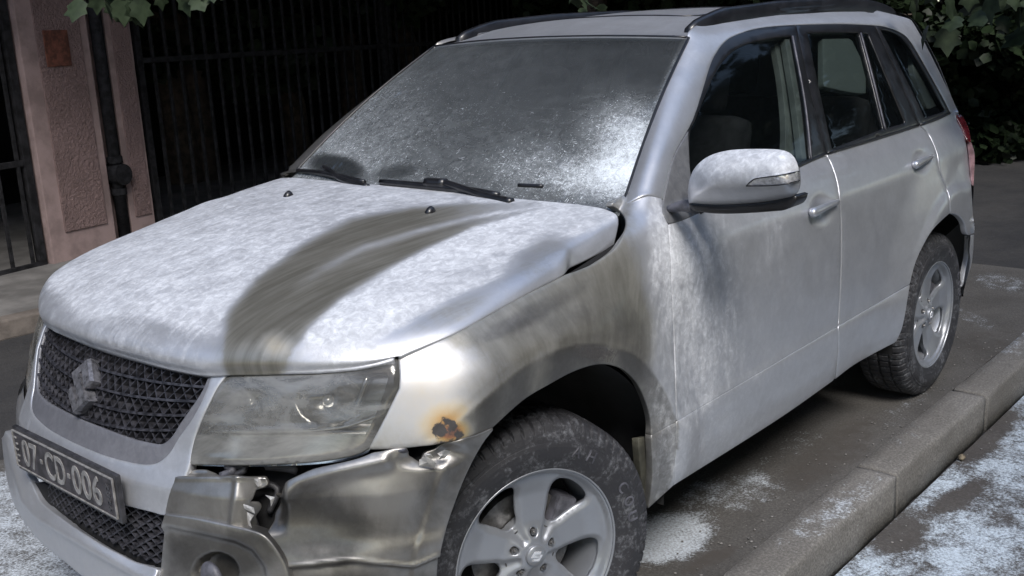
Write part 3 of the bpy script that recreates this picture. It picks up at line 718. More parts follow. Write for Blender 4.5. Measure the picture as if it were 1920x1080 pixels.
branch('leafy branch hanging over the top right corner behind the car', [(2000, -60), (1900, -24), (1780, -34)], 4.6, 55, .13, 3, .10)
branch('sprig of green leaves above the wide stucco pillar', [(170, -60), (200, -22), (262, -18)], 5.2, 22, .11, 5, .07)
branch('small sprig of leaves at the top beside the sprig over the pillar', [(350, -60), (370, -22), (400, -14)], 5.2, 12, .10, 8, .05)
branch('single drooping leaf cluster above the car roof', [(1060, -60), (1085, -20), (1110, -10)], 5.0, 9, .10, 9, .04)

# ------------------------------------------------------------------ stain maps (where powder, soot, char and heat colour lie on the car)
def blob(px, c, r, ang=0, soft=.6):
    a = math.radians(ang); d = px-np.array(c, float)
    x = d[:, 0]*math.cos(a)+d[:, 1]*math.sin(a); y = -d[:, 0]*math.sin(a)+d[:, 1]*math.cos(a)
    q = np.hypot(x/r[0], y/r[1]); return 1-sstep(1-soft, 1+soft*.4, q)
def polym(px, poly, soft=12):
    poly = np.array(poly, float); d = segdist(poly, px)[0]; ins = inpoly(poly, px)
    return sstep(-soft, soft, np.where(ins, d, -d))
SWIPE = np.array([(478, 668), (492, 620), (530, 570), (600, 512), (680, 465), (780, 430), (880, 405), (1010, 386)], float)
SW_HW = np.array([68, 76, 72, 66, 62, 44, 26, 8], float)
_swa = np.r_[0, np.cumsum(np.hypot(*np.diff(SWIPE, axis=0).T))]
def pack(px, powder, soot, char, heat, along, across, wet, dark=0):
    z = np.zeros(len(px))
    return {'mask': np.stack([np.clip(q, 0, 1.2)+z for q in (powder, soot, char, heat)], -1),
            'flow': np.stack([along+z, across+z, wet+z, 1-np.clip(dark+z, 0, 1)], -1)}
def m_hood(px, P):
    d, arc, side, L = segdist(SWIPE, px, False); hw = np.interp(arc, _swa, SW_HW)
    ac = d*side/hw; sw = (1-sstep(.70, 1.15, np.abs(ac)))*(1-.75*sstep(380, 640, arc))
    sw = sw*(1-.5*np.exp(-((ac+.12-.25*sstep(100, 500, arc))/.16)**2)*sstep(120, 260, arc)*(arc > 90))
    pw = np.full(len(px), .80)
    pw += .10*blob(px, (330, 520), (260, 120)); pw += .45*blob(px, (640, 600), (170, 40), -14)
    pw += .25*blob(px, (800, 470), (260, 60), -18)
    pw -= .27*polym(px, [(60, 500), (110, 560), (150, 600), (260, 590), (330, 615), (420, 640), (520, 650), (600, 670), (740, 655), (760, 720), (380, 720), (60, 620)], 14)
    pw += .22*polym(px, [(170, 600), (290, 620), (420, 655), (400, 690), (200, 640)], 10)*0
    edge = polym(px, [(700, 640), (850, 560), (980, 500), (1070, 450), (1180, 400), (1200, 440), (1160, 480), (1060, 540), (900, 620), (760, 690)], 12)
    pw = pw*(1-.62*edge)
    so = 1.0*sw; pw = pw*(1-.97*sw)
    so = np.maximum(so, .55*blob(px, (480, 660), (110, 40), 0)); pw = pw*(1-.5*blob(px, (480, 655), (110, 38), 0))
    so = np.maximum(so, .5*blob(px, (840, 590), (120, 28), -25)*edge+.38*blob(px, (1015, 485), (70, 38), -35))
    pw = pw*(1-.8*blob(px, (1010, 490), (75, 42), -35))
    pw = np.maximum(pw, .95*blob(px, (650, 625), (105, 26), -8)*(1-sw))
    heat = .50*blob(px, (515, 645), (36, 30), 0, .9)
    return pack(px, pw, so, 0, heat*.42, P[:, 0]*1.6, P[:, 1]*.75+P[:, 0]*.05+.03*np.sin(P[:, 0]*5), .12+.2*sw)
def m_side(px, P):
    x, y = px[:, 0], px[:, 1]
    z = P[:, 2]; X = P[:, 0]
    pw = .10+.30*sstep(-1.5, -.3, X)
    pw = pw+.30*blob(px, (1215, 470), (60, 110), 8)+.28*blob(px, (1300, 470), (60, 60), 0)+.22*blob(px, (1205, 760), (22, 60))
    pw = pw+.20*blob(px, (1330, 650), (60, 120), 8)+.15*blob(px, (1460, 420), (30, 90), 15)
    pw = pw+.30*blob(px, (930, 610), (60, 22), -25)+.30*blob(px, (1030, 650), (60, 14), -50)
    pw = pw*(.35+.65*sstep(1200, 1230, x))
    pw = pw+.22*sstep(1190, 1260, x)
    pw += .25*blob(px, (1280, 530), (40, 130), 0)
    pw = np.where(X < -1.65, pw*.7+.06, pw)
    fen = 1-sstep(1185, 1245, x+ (y-600)*-.12)          # the scorched front fender
    so = fen*(.60+.45*blob(px, (1060, 570), (220, 95), -18)+.3*blob(px, (930, 600), (150, 26), -28)+.25*blob(px, (900, 600), (90, 30), -25))
    so = so+.42*blob(px, (1180, 640), (60, 100), 30)*1.0
    rr = np.hypot(X, z-.36); band = (1-sstep(.535, .553, rr))*(X > -.50)
    so = np.maximum(so, band*(.98-.25*sstep(1170, 1222, x)))
    pale = blob(px, (800, 735), (90, 120), 48, .9)
    so = so*(1-.95*pale*(1-band)); pw = pw*(1-.6*pale)
    heat = .24*blob(px, (800, 735), (110, 140), 50, 1.0)*(1-band)
    heat = np.maximum(heat, .66*blob(px, (836, 794), (72, 54), -25, 1.15)*(1-band*.9))
    heat = np.maximum(heat, .86*blob(px, (845, 810), (42, 28), -10, 1.0))
    char = .8*blob(px, (822, 806), (15, 16))+.55*blob(px, (845, 806), (34, 20), -15, 1.0)+.75*blob(px, (838, 788), (16, 6), 30)+.7*blob(px, (850, 798), (6, 9), 20)+.7*blob(px, (862, 815), (12, 7))+.5*blob(px, (838, 828), (42, 6), -8)
    char = np.maximum(char, .62*blob(px, (1120, 660), (60, 26), 10, .8)*band)
    return pack(px, pw, so, char, heat, z*3.5, X*.42+z*.10+.02*np.sin(z*9+X*4), .55, band*(.52+.2*np.sin(px[:, 0]*.07)*np.sin(px[:, 0]*.023))+.40*fen*blob(px, (990, 590), (160, 22), -28)+.35*fen*blob(px, (1090, 610), (150, 60), -10)+.3*blob(px, (1190, 640), (40, 80), -20))
def m_bump(px, P):
    pw = .18+.25*(1-sstep(250, 330, px[:, 0]))+.12*blob(px, (650, 700), (200, 100))
    so = sstep(230, 330, px[:, 0])*(.50+.3*blob(px, (600, 980), (150, 60))-.35*blob(px, (650, 900), (110, 30), -20)-.3*blob(px, (730, 930), (70, 50)))
    return pack(px, pw, so, 0, 0, P[:, 2]*3, (P[:, 1]-P[:, 0])*.22, .25, sstep(250, 330, px[:, 0])*(.30+.45*blob(px, (590, 985), (120, 80))+.3*blob(px, (400, 1040), (110, 60))+.2*blob(px, (830, 900), (50, 120), 25)+.25*blob(px, (480, 1030), (60, 60))+.2*blob(px, (700, 1100), (200, 30))-.3*blob(px, (700, 930), (90, 60))))
def m_top(px, P):
    pw = .16+.22*sstep(300, 0, px[:, 1])*(P[:, 2] > 1.5)+.1*(P[:, 0] > -1.1)
    return pack(px, pw, .05, 0, 0, P[:, 0]*3, P[:, 2]*2, .5)
def m_glassf(px, P):
    x, y = px[:, 0], px[:, 1]
    pw = .33+.20*sstep(120, 380, y)-.17*sstep(800, 1200, x)*sstep(330, 100, y)
    pw += .12*blob(px, (700, 230), (150, 120), -40)
    pw = pw*.8+.5*blob(px, (1195, 265), (120, 90), 40, .95)+.34*blob(px, (1140, 340), (110, 50), 0, .95)+.18*blob(px, (1020, 310), (130, 60), 0, .9)
    pw += .3*blob(px, (1262, 130), (10, 90), 25)+.12*sstep(820, 560, x)
    pw *= 1-.85*blob(px, (632, 314), (56, 24), 12, .35); pw *= 1-.6*blob(px, (745, 322), (40, 14), -10)
    pw *= 1-.5*sstep(100, 72, y)
    return pack(px, pw, 0, 0, 0, 0, 0, 0)

# ------------------------------------------------------------------ the car
car = empty('burnt_car', (0, 0, 0), 'silver off-road car with scorched, torn front bumper and powder covered bonnet and windscreen', 'car')
CT = {}
# ---- bonnet -------------------------------------------------------
def add_lip(P, T, rad, depth):
    T = np.asarray(T); n0 = np.cross(P[T[:, 1]]-P[T[:, 0]], P[T[:, 2]]-P[T[:, 0]]); N = np.zeros_like(P)
    for j in range(T.shape[1]): np.add.at(N, T[:, j], n0)
    N /= np.linalg.norm(N, axis=1)[:, None]+1e-12
    cnt = set(); K = T.shape[1]
    for f in T:
        for j in range(K): cnt.add((int(f[j]), int(f[(j+1) % K])))
    be = [(a, b) for (a, b) in cnt if (b, a) not in cnt]
    out = np.zeros_like(P)
    for a, b in be:
        e = P[b]-P[a]; o = np.cross(e, N[a]+N[b]); o /= np.linalg.norm(o)+1e-12; out[a] += o; out[b] += o
    bv = np.array(sorted({a for e in be for a in e})); ix = {v: i for i, v in enumerate(bv)}
    o = out[bv]; o /= np.linalg.norm(o, axis=1)[:, None]+1e-12; V = [P]; F = [tuple(f) for f in T]; prev = {v: v for v in bv}; off = len(P)
    for so, si in [(rad*math.sin(t), rad*(1-math.cos(t))) for t in (.6, 1.1, 1.57)]+[(rad*.6, rad+depth)]:
        V.append(P[bv]+o*so-N[bv]*si)
        for a, b in be: F.append((prev[b], prev[a], off+ix[a], off+ix[b]))
        prev = {v: off+ix[v] for v in bv}; off += len(bv)
    return np.vstack(V), F
def curve_fn(t, P):
    t = np.asarray(t, float); P = np.asarray(P, float)
    def f(u):
        u = np.asarray(u, float); c = np.array(catmull(np.c_[t, P], 20)); o = np.argsort(c[:, 0], kind='stable')
        return np.stack([np.interp(u, c[o, 0], c[o, k+1]) for k in range(3)], -1)
    return f
_fe = np.array([hit_tree(BODY, *q)[0] for q in [(217, 659), (289, 679), (337, 691), (392, 700), (450, 698), (500, 697), (555, 695), (608, 693), (666, 688), (709, 680), (744, 669)]])
_fe[0, 1] = 0; _fe[:, 0] += .012
HF = curve_fn(_fe[:, 1]/_fe[-1, 1], _fe)
_se_px = [(744, 669), (796, 648), (850, 625), (893, 602), (940, 576), (989, 549), (1030, 528), (1058, 513)]
_se = [hit_tree(BODY, *q)[0] for q in _se_px]
_tip = [on_plane(1072, 497, 'y', .805), on_plane(1110, 479, 'y', .803), on_plane(1150, 460, 'y', .797)]
_se = np.array(_se+_tip); _se[0] = _fe[-1]; _se[:-3, 2] += .004
_t = np.r_[0, np.cumsum(np.linalg.norm(np.diff(_se, axis=0), axis=1))]; HS = curve_fn(_t/_t[-1], _se)
_re = np.array([(-.395, 0, 1.172), (-.405, .2, 1.170), (-.43, .45, 1.163), (-.455, .64, 1.157), (-.455, .735, 1.148), (-.44, .775, 1.128), _se[-1]])
HR = curve_fn(np.r_[0, .25, .56, .80, .92, .975, 1], _re)
_ce = np.array([_fe[0], (.648, 0, .950), (.628, 0, .980), (.565, 0, 1.013), (.42, 0, 1.052), (.2, 0, 1.098), (-.05, 0, 1.140), (-.25, 0, 1.160), _re[0]])
_t = np.r_[0, np.cumsum(np.linalg.norm(np.diff(_ce, axis=0), axis=1))]; HC = curve_fn(_t/_t[-1], _ce)
def hood_pt(u, v):
    """u 0 front..1 rear, v -1..1"""
    av = np.abs(v); w = av**3.2; c = HC(u); e = HS(u); F = HF(av); R = HR(av); c0 = HC([0.])[0]; e0 = HS([0.])[0]; c1 = HC([1.])[0]; e1 = HS([1.])[0]
    base = np.empty_like(c); f0 = np.empty_like(c); f1 = np.empty_like(c)
    for k, ww in ((0, av**2.2), (1, av), (2, w)):
        base[:, k] = (1-ww)*c[:, k]+ww*e[:, k]; f0[:, k] = (1-ww)*c0[k]+ww*e0[k]; f1[:, k] = (1-ww)*c1[k]+ww*e1[k]
    b = u
    P = base+(1-b)[:, None]*(F-f0)+b[:, None]*(R-f1)
    # nose bulges early all along the front edge
    nose = np.exp(-(u/.10)**1.0)*(u > 0)
    P[:, 2] += .030*av**2*sstep(0, .08, u)*(1-sstep(.1, .6, u))*(1-av**6)
    P[:, 0] += .010*sstep(0, .03, u)*(1-sstep(.05, .25, u))
    # soft raised centre field with a shoulder line each side
    P[:, 2] += .007*(1-sstep(.50-.05*u, .62-.05*u, av))*sstep(.03, .25, u)*(1-sstep(.93, 1, u))
    P[:, 1] *= np.sign(v)+(v == 0)
    return P
nu, nv = 170, 181
uu = np.linspace(0, 1, nu)**1.25; vv = np.linspace(-1, 1, nv); vv = np.sign(vv)*np.abs(vv)**.85
U, Vv = np.meshgrid(uu, vv, indexing='ij'); HP = hood_pt(U.ravel(), Vv.ravel())
HT = [(i*nv+j, (i+1)*nv+j, (i+1)*nv+j+1, i*nv+j+1) for i in range(nu-1) for j in range(nv-1)]
_a = HP[HT[50*nv][1]]-HP[HT[50*nv][0]]; _b = HP[HT[50*nv][3]]-HP[HT[50*nv][0]]
if np.cross(_a, _b)[2] < 0: HT = [f[::-1] for f in HT]
HV, HFc = add_lip(HP, HT, .005, .02)
HOODT = BVHTree.FromPolygons([Vector(p) for p in HP], HT)
mesh_obj('bonnet', HV, HFc, MT['paint'], car, True, attrs=masks_for(HV, m_hood))
for sy in (-1, 1):
    bm = bmesh.new(); x, y = -.19, .321*sy
    z = HOODT.ray_cast(Vector((x, y, 2)), Vector((0, 0, -1)))[0].z
    r = [(.013, 0), (.013, .004), (.009, .012), (.004, .017), (.0, .018)]; prev = None
    for rr, h in r:
        ring = [bm.verts.new((x+rr*1.3*math.cos(k*math.pi/5)-h*.2, y+rr*math.sin(k*math.pi/5), z+h-.001)) for k in range(10)]
        if prev:
            for k in range(10): bm.faces.new((prev[k], prev[(k+1) % 10], ring[(k+1) % 10], ring[k]))
        prev = ring
    bm_obj('washer_nozzle', bm, MT['blacktrim'], car, True)

# ---- windscreen ---------------------------------------------------
def ws_pt(s, t):
    """s -1..1 across (right..left), t 0 bottom..1 top"""
    a = s*s
    yb, yt = .733, .569
    y = s*(yb+(yt-yb)*t)
    x0 = -.400-.116*a**1.1; x1 = -1.065-.056*a
    z0 = 1.160-.010*a; z1 = 1.598-.018*a
    bow = .018*np.sin(np.pi*t)
    return np.stack([x0+(x1-x0)*t+bow*.6, y, z0+(z1-z0)*t+bow], -1)
S_, T_ = np.meshgrid(np.linspace(-1, 1, 121), np.linspace(-.04, 1, 70), indexing='ij')
WP = ws_pt(S_.ravel(), T_.ravel())
WT = [(i*70+j, i*70+j+1, (i+1)*70+j+1, (i+1)*70+j) for i in range(120) for j in range(69)]
if np.cross(WP[WT[99][1]]-WP[WT[99][0]], WP[WT[99][3]]-WP[WT[99][0]])[0] < 0: WT = [f[::-1] for f in WT]
WSV, WSF = add_lip(WP, WT, .002, .004)
mesh_obj('windscreen', WSV, WSF, MT['windscreen'], car, True, attrs=masks_for(WSV, m_glassf))
WST = BVHTree.FromPolygons([Vector(p) for p in WP], WT)
bm = bmesh.new()                                                   # rubber seal round the glass
for pts in ([ws_pt(np.array(1.006), np.array(t)) for t in np.linspace(-.02, 1.0, 24)], [ws_pt(np.array(-1.006), np.array(t)) for t in np.linspace(-.02, 1.0, 24)], [ws_pt(np.array(s), np.array(1.004)) for s in np.linspace(-1, 1, 30)]):
    tube(bm, [Vector(p)+Vector((.002, 0, .002)) for p in pts], .005, 6)
bm_obj('windscreen_seal', bm, MT['blacktrim'], car, True)
# cowl panel between bonnet and glass
rows = []
for k, (dx, dz) in enumerate([(-.03, -.045), (-.012, -.03), (.0, -.02), (.04, -.028), (.07, -.035)]):
    rows.append([])
cv = []; n = 60
for i in range(n+1):
    s = -1+2*i/n; a = ws_pt(np.array(s), np.array(-.02)); h = HR([abs(s)*.93])[0]; h = np.array([h[0], h[1]*np.sign(s) if s else 0, h[2]])
    for q in np.linspace(0, 1, 7):
        p = a*(1-q)+h*q; p[2] -= .030*math.sin(math.pi*min(1, q*1.0))*.6+.022*q; cv.append(p)
cf = [(i*7+j, i*7+j+1, (i+1)*7+j+1, (i+1)*7+j) for i in range(n) for j in range(6)]
mesh_obj('cowl_panel', cv, cf, MT['plastic'], car, True)

# ---- roof ---------------------------------------------------------
def roof_pt(u, s):
    a = np.abs(s); xf_ = ws_pt(s, np.ones_like(s))
    y = s*(.566*(1-u)+.50*u*1.0)*1.0; y = s*np.interp(u, [0, .12, 1], [.566, .525, .47])
    x = xf_[:, 0]*(1-u)+(-3.04+.06*a*a)*u
    zt = ztop(x)+.030*(1-a**2.2)-.003
    z = zt*sstep(0, .16, u)+(xf_[:, 2]+.006+.09*u)*(1-sstep(0, .16, u))
    return np.stack([x, y, z], -1)
U, Sg = np.meshgrid(np.linspace(0, 1, 90), np.linspace(-1, 1, 61), indexing='ij'); RP = roof_pt(U.ravel(), Sg.ravel())
RT = [(i*61+j, (i+1)*61+j, (i+1)*61+j+1, i*61+j+1) for i in range(89) for j in range(60)]
if np.cross(RP[RT[99][1]]-RP[RT[99][0]], RP[RT[99][3]]-RP[RT[99][0]])[2] < 0: RT = [f[::-1] for f in RT]
RV, RF = add_lip(RP, RT, .004, .012)
mesh_obj('roof', RV, RF, MT['paint'], car, True, attrs=masks_for(RV, m_top))
ROOFT = BVHTree.FromPolygons([Vector(p) for p in RP], RT)
bm = bmesh.new(); cr = [(-1.42, -.36), (-1.40, 0), (-1.42, .36), (-1.46, .395), (-1.95, .395), (-1.97, .36), (-1.97, -.36), (-1.95, -.395), (-1.46, -.395), (-1.42, -.36)]
tube(bm, [(x, y, ROOFT.ray_cast(Vector((x, y, 3)), Vector((0, 0, -1)))[0].z+.0005) for x, y in resample(cr, .06)], .004, 6)
bm_obj('sunroof_seal', bm, MT['blacktrim'], car, True)

# ---- side ring: A pillar, cant rail, D pillar ----------------------
WSE = project(ws_pt(np.ones(40), np.linspace(-.05, 1.0, 40)))       # left windscreen edge in the picture
WSE3 = ws_pt(np.ones(40), np.linspace(-.05, 1.0, 40))
WSED = np.linalg.norm(WSE3-CP, axis=1)
FRM = np.array([(1243, 373), (1262, 293), (1300, 222), (1331, 124), (1345, 95), (1358, 78), (1376, 66), (1420, 52), (1487, 46), (1576, 44), (1642, 47), (1664, 51), (1691, 62), (1709, 80), (1740, 133), (1767, 182), (1781, 209)], float)
def ring_surf(P2):
    P = body_surf(P2); T = np.linalg.norm(P-CP, axis=1); D = (P-CP)/T[:, None]
    d1, arc, _, L = segdist(WSE, P2, False); d2 = segdist(FRM, P2, False)[0]
    te = np.interp(arc, np.r_[0, np.cumsum(np.hypot(*np.diff(WSE, axis=0).T))], WSED)
    q = d1/(d1+d2+1e-6); w = (1-q)**2*sstep(20, 60, P2[:, 1])*1.0
    w = w*(1-sstep(1300, 1345, P2[:, 0]))
    return CP+D*(T*(1-w)+te*w)[:, None]
_xs = np.linspace(-1.16, -3.02, 26); _yy = np.array([.505]*26)
_top = project(np.stack([_xs, _yy, ztop(_xs)+.002], -1))
_bk = G[NI-62, 100:, :]; _bk = project(_bk[::-1]); 
RING = outline([[tuple(WSE[2])]+[tuple(q) for q in WSE[6:-1:6]]+[(1287, 74)], [(1287, 74), (1291, 62), (1300, 52), tuple(_top[2])], [tuple(q) for q in _top[2:22:2]]+[(1700, 33), (1713, 42)],
    [(1713, 42), (1731, 73), (1745, 100), (1763, 136), (1784, 179), (1797, 209)], [(1797, 209), (1783, 212)],
    [(1781, 209), (1767, 182), (1740, 133), (1709, 80), (1691, 62), (1664, 51), (1642, 47), (1576, 44), (1487, 46), (1420, 52), (1376, 66), (1358, 78), (1345, 95), (1331, 124), (1300, 222), (1262, 293), (1243, 373)],
    [(1243, 373), (1210, 365), tuple(WSE[2])]], 5)
panel('side_frame', RING, ring_surf, MT['paint'], car, 6, .004, .012, mask=m_top, mirror=True, smooth_it=6)

def sp(name, segs, mat, surf=body_surf, mask=None, mirror=True, n=5, **k):
    return panel(name, outline(segs, n), surf, mat, k.pop('parent', car), k.pop('spacing', 7), mask=mask, mirror=mirror, inset=k.pop('inset', 1.4), **k)
def fender_surf(P2):
    P = body_surf(P2); T = np.linalg.norm(P-CP, axis=1); D = (P-CP)/T[:, None]
    d1, arc, _, L = segdist(WSE, P2, False); te = np.interp(arc, np.r_[0, np.cumsum(np.hypot(*np.diff(WSE, axis=0).T))], WSED)
    w = np.clip(1-d1/75, 0, 1)**1.6*sstep(450, 385, P2[:, 1])
    return CP+D*(T*(1-w)+te*w)[:, None]
# ---- front fender ---------------------------------------------------
def d_fender(px, P):
    r = np.hypot(P[:, 0], P[:, 2]-.36)
    z = np.zeros(len(px)); z += -.0015*np.exp(-((r-.555)/.008)**2)
    # buckled metal in the heat
    z += np.array([.0035*noise.noise(Vector(p)*7) for p in P])*(1-sstep(1100, 1250, px[:, 0]))
    return z
sp('front_fender', [[(748, 669), (796, 650), (850, 628), (893, 605), (940, 579), (989, 552), (1030, 531), (1060, 516)], [(1060, 516), (1090, 506), (1116, 494), (1150, 470), (1168, 444), (1175, 415), (1162, 394), (1146, 384)], [(1146, 384), (1176, 359)],
    [(1176, 359), (1210, 365), (1243, 373)], [(1243, 373), (1243, 398), (1254, 422)], [(1254, 422), (1258, 484), (1262, 581), (1266, 677), (1269, 790)], [(1269, 790), (1222, 817)],
    [(1222, 817), (1220, 783), (1208, 744), (1191, 713), (1162, 689), (1124, 683), (1075, 696), (1026, 723), (988, 747), (956, 774), (926, 802)],
    [(923, 804), (868, 822), (805, 834), (733, 841), (692, 842)], [(692, 842), (722, 786), (750, 729)], [(750, 729), (751, 700), (748, 669)]],
    MT['paint'], surf=fender_surf, mask=m_side, disp=d_fender, spacing=6, smooth_it=3)
sp('fender_lower_cladding', [[(1222, 817), (1269, 791)], [(1269, 791), (1267, 850), (1264, 910)], [(1264, 910), (1240, 932), (1216, 954)], [(1216, 954), (1224, 890), (1222, 817)]], MT['paint'], mask=m_side)
# ---- doors ----------------------------------------------------------
def dent(px, c, r, h, ang=0): return h*blob(px, c, r, ang, .8)
def d_door(px, P):
    # pull cup behind the handles, character line under them, lower swage
    z = dent(px, (1541, 392), (19, 26), -.018)+dent(px, (1727, 302), (14, 20), -.018)
    return z
sp('front_door', [[(1254, 422), (1309, 400), (1400, 362), (1498, 313), (1550, 290)], [(1550, 290), (1560, 310), (1571, 345), (1577, 400), (1578, 470), (1576, 540), (1572, 611)],
    [(1572, 611), (1269, 790)], [(1269, 790), (1266, 677), (1262, 581), (1258, 484), (1254, 422)]], MT['paint'], mask=m_side, disp=d_door, spacing=7)
sp('rear_door', [[(1550, 290), (1640, 262), (1722, 236)], [(1722, 236), (1730, 240), (1740, 250), (1750, 269), (1757, 288), (1760, 305), (1763, 322), (1771, 343), (1780, 368), (1782, 400)],
    [(1782, 400), (1767, 413), (1744, 438), (1722, 480), (1712, 510), (1707, 532)], [(1707, 532), (1572, 611)],
    [(1572, 611), (1576, 540), (1578, 470), (1577, 400), (1571, 345), (1560, 310), (1550, 290)]], MT['paint'], mask=m_side, disp=d_door, spacing=6)
sp('front_door_cladding', [[(1269, 791), (1572, 612)], [(1572, 612), (1572, 660), (1566, 712)], [(1566, 712), (1483, 771), (1400, 825), (1264, 910)], [(1264, 910), (1267, 850), (1269, 791)]], MT['paint'], mask=m_side)
sp('rear_door_cladding', [[(1572, 612), (1707, 533)], [(1707, 533), (1694, 608), (1681, 642)], [(1681, 642), (1653, 656), (1603, 684), (1566, 712)], [(1566, 712), (1572, 660), (1572, 612)]], MT['paint'], mask=m_side)
# ---- rear quarter -----------------------------------------------------
def d_quarter(px, P): return dent(px, (1788, 335), (12, 30), -.004, 20)+dent(px, (1765, 355), (8, 24), .003, -25)
sp('rear_quarter', [[(1722, 236), (1781, 213)], [(1781, 213), (1797, 209)], [(1797, 209), (1804, 235), (1811, 262), (1817, 300), (1822, 345)], [(1822, 345), (1825, 390), (1827, 438)],
    [(1827, 438), (1817, 441), (1811, 436)], [(1811, 436), (1808, 420), (1802, 409), (1793, 402), (1783, 400)], [(1782, 400), (1780, 368), (1771, 343), (1763, 322), (1760, 305), (1757, 288), (1750, 269), (1740, 250), (1730, 240), (1722, 236)]], MT['paint'], mask=m_side, disp=d_quarter, spacing=5)
sp('rear_bumper_corner', [[(1817, 443), (1828, 440)], [(1828, 440), (1826, 470), (1823, 495), (1814, 522), (1803, 540)], [(1803, 540), (1809, 510), (1815, 480), (1817, 443)]], MT['paint'], surf=lambda P2: np.array([on_plane(p[0], p[1], 'y', .87) for p in P2]), mask=m_side, spacing=5)
# tailgate side of the shell, seen only from further right
i0 = NI-58; jj = list(range(0, NJ)); tv = []; tf = []
for i in range(i0, NI):
    for j in jj: tv.append(G[i, j]*[1, 1, 1]+np.array([0, -.004, 0]))
nj = len(jj)
for i in range(NI-i0-1):
    for j in range(nj-1): tf.append((i*nj+j, (i+1)*nj+j, (i+1)*nj+j+1, i*nj+j+1))
tv = np.array(tv); o = len(tv); tv = np.vstack([tv, tv*[1, -1, 1]]); tf = tf+[tuple(o+k for k in f[::-1]) for f in tf]
mesh_obj('tailgate', tv, tf, MT['paint'], car, True, attrs=masks_for(tv, lambda px, P: pack(px, .1, 0, 0, 0, 0, 0, 0)))
# tail lamps proud of the corner
def fit_surf(off=0.0):
    def f(P2):
        D = np.array([ray(*p) for p in P2]); ok = []; T = []
        for i in range(len(P2)):
            h = BODY.ray_cast(Vector(CP), Vector(D[i]), 4.5)
            if h[0] is not None: ok.append(i); T.append(h[3])
        c0 = P2[ok].mean(0); sc = P2[ok].std(0)+1e-6
        def B(q):
            u = (q-c0)/sc; return np.stack([np.ones(len(q)), u[:, 0], u[:, 1], u[:, 0]*u[:, 1], u[:, 0]**2, u[:, 1]**2, u[:, 0]**3, u[:, 1]**3], -1)
        c = np.linalg.lstsq(B(P2[ok]), np.array(T), rcond=1e-6)[0]
        return CP+D*(B(P2)@c+off)[:, None]
    return f
def tl_surf(P2):
    P = body_surf(P2); q = np.stack([P2[:, 0]*0+1, P2[:, 0], P2[:, 1]], -1); T = np.linalg.norm(P-CP, axis=1); c = np.linalg.lstsq(q, T, rcond=None)[0]
    return CP+(P-CP)/T[:, None]*(q@c-.025)[:, None]
sp('tail_lamp', [[(1788, 212), (1806, 217)], [(1806, 217), (1816, 238), (1822, 265)], [(1822, 265), (1818, 266), (1812, 262)], [(1812, 262), (1803, 240), (1788, 212)]], MT['redlens'], tl_surf, spacing=4, depth=.02, smooth_it=12)
sp('tail_lamp', [[(1813, 262), (1822, 267)], [(1822, 267), (1828, 290), (1827, 330), (1826, 348)], [(1826, 348), (1822, 345), (1819, 310), (1813, 262)]], MT['pinklens'], tl_surf, spacing=4, depth=.02, smooth_it=12)

# ---- side windows ------------------------------------------------------
GF = outline([[(1293, 318), (1293, 249), (1304, 222), (1327, 164), (1345, 128), (1367, 100), (1398, 81), (1451, 69), (1484, 66)], [(1486, 70), (1509, 191), (1520, 300)], [(1520, 300), (1498, 308), (1400, 350), (1310, 388)], [(1310, 388), (1293, 318)]], 5)
GR = outline([[(1513, 61), (1560, 59), (1611, 60)], [(1611, 60), (1632, 140), (1657, 243)], [(1657, 243), (1610, 262), (1560, 281)], [(1560, 281), (1545, 210), (1513, 61)]], 5)
GT = outline([[(1617, 61), (1628, 62)], [(1628, 62), (1665, 150), (1699, 232)], [(1699, 232), (1663, 242)], [(1663, 242), (1640, 145), (1617, 61)]], 5)
GQ = outline([[(1650, 54), (1668, 57), (1688, 67), (1704, 84)], [(1704, 84), (1735, 137), (1760, 184), (1774, 209)], [(1774, 209), (1734, 223)], [(1734, 223), (1710, 170), (1650, 54)]], 5)
def fr_surf(P2): return body_surf(P2, .004)
def gl_surf(P2): return body_surf(P2, .014)
FRM_IN = [(1243, 373), (1262, 293), (1300, 222), (1331, 124), (1345, 95), (1358, 78), (1376, 66), (1420, 52), (1487, 46)]
sp('front_door_frame', [[(1254, 421), (1241, 398), (1243, 373)], FRM_IN, [(1487, 46), (1493, 47)], [(1493, 47), (1520, 170), (1549, 288)], [(1549, 288), (1498, 312), (1400, 361), (1309, 399), (1254, 421)]], MT['blacktrim'], fr_surf, holes=(GF,), spacing=6, inset=.4)
sp('rear_door_frame', [[(1493, 47), (1576, 45), (1642, 48)], [(1642, 48), (1685, 145), (1724, 234)], [(1724, 234), (1640, 260), (1549, 288)], [(1549, 288), (1520, 170), (1493, 47)]], MT['blacktrim'], fr_surf, holes=(GR, GT), spacing=6, inset=.6)
sp('quarter_window_frame', [[(1642, 48), (1664, 51), (1691, 62), (1709, 80), (1740, 133), (1767, 182), (1781, 209)], [(1781, 209), (1724, 234)], [(1724, 234), (1685, 145), (1642, 48)]], MT['blacktrim'], fr_surf, holes=(GQ,), spacing=5, inset=.4)
for nm, g in (('front_door_window', GF), ('rear_door_window', GR), ('rear_door_window', GT), ('quarter_window', GQ)):
    g2 = np.array(g); c = g2.mean(0); g2 = c+(g2-c)*1.03
    panel(nm, g2, gl_surf, MT['glass'], car, 8, .001, .003, inset=0, mirror=True, smooth_it=4)
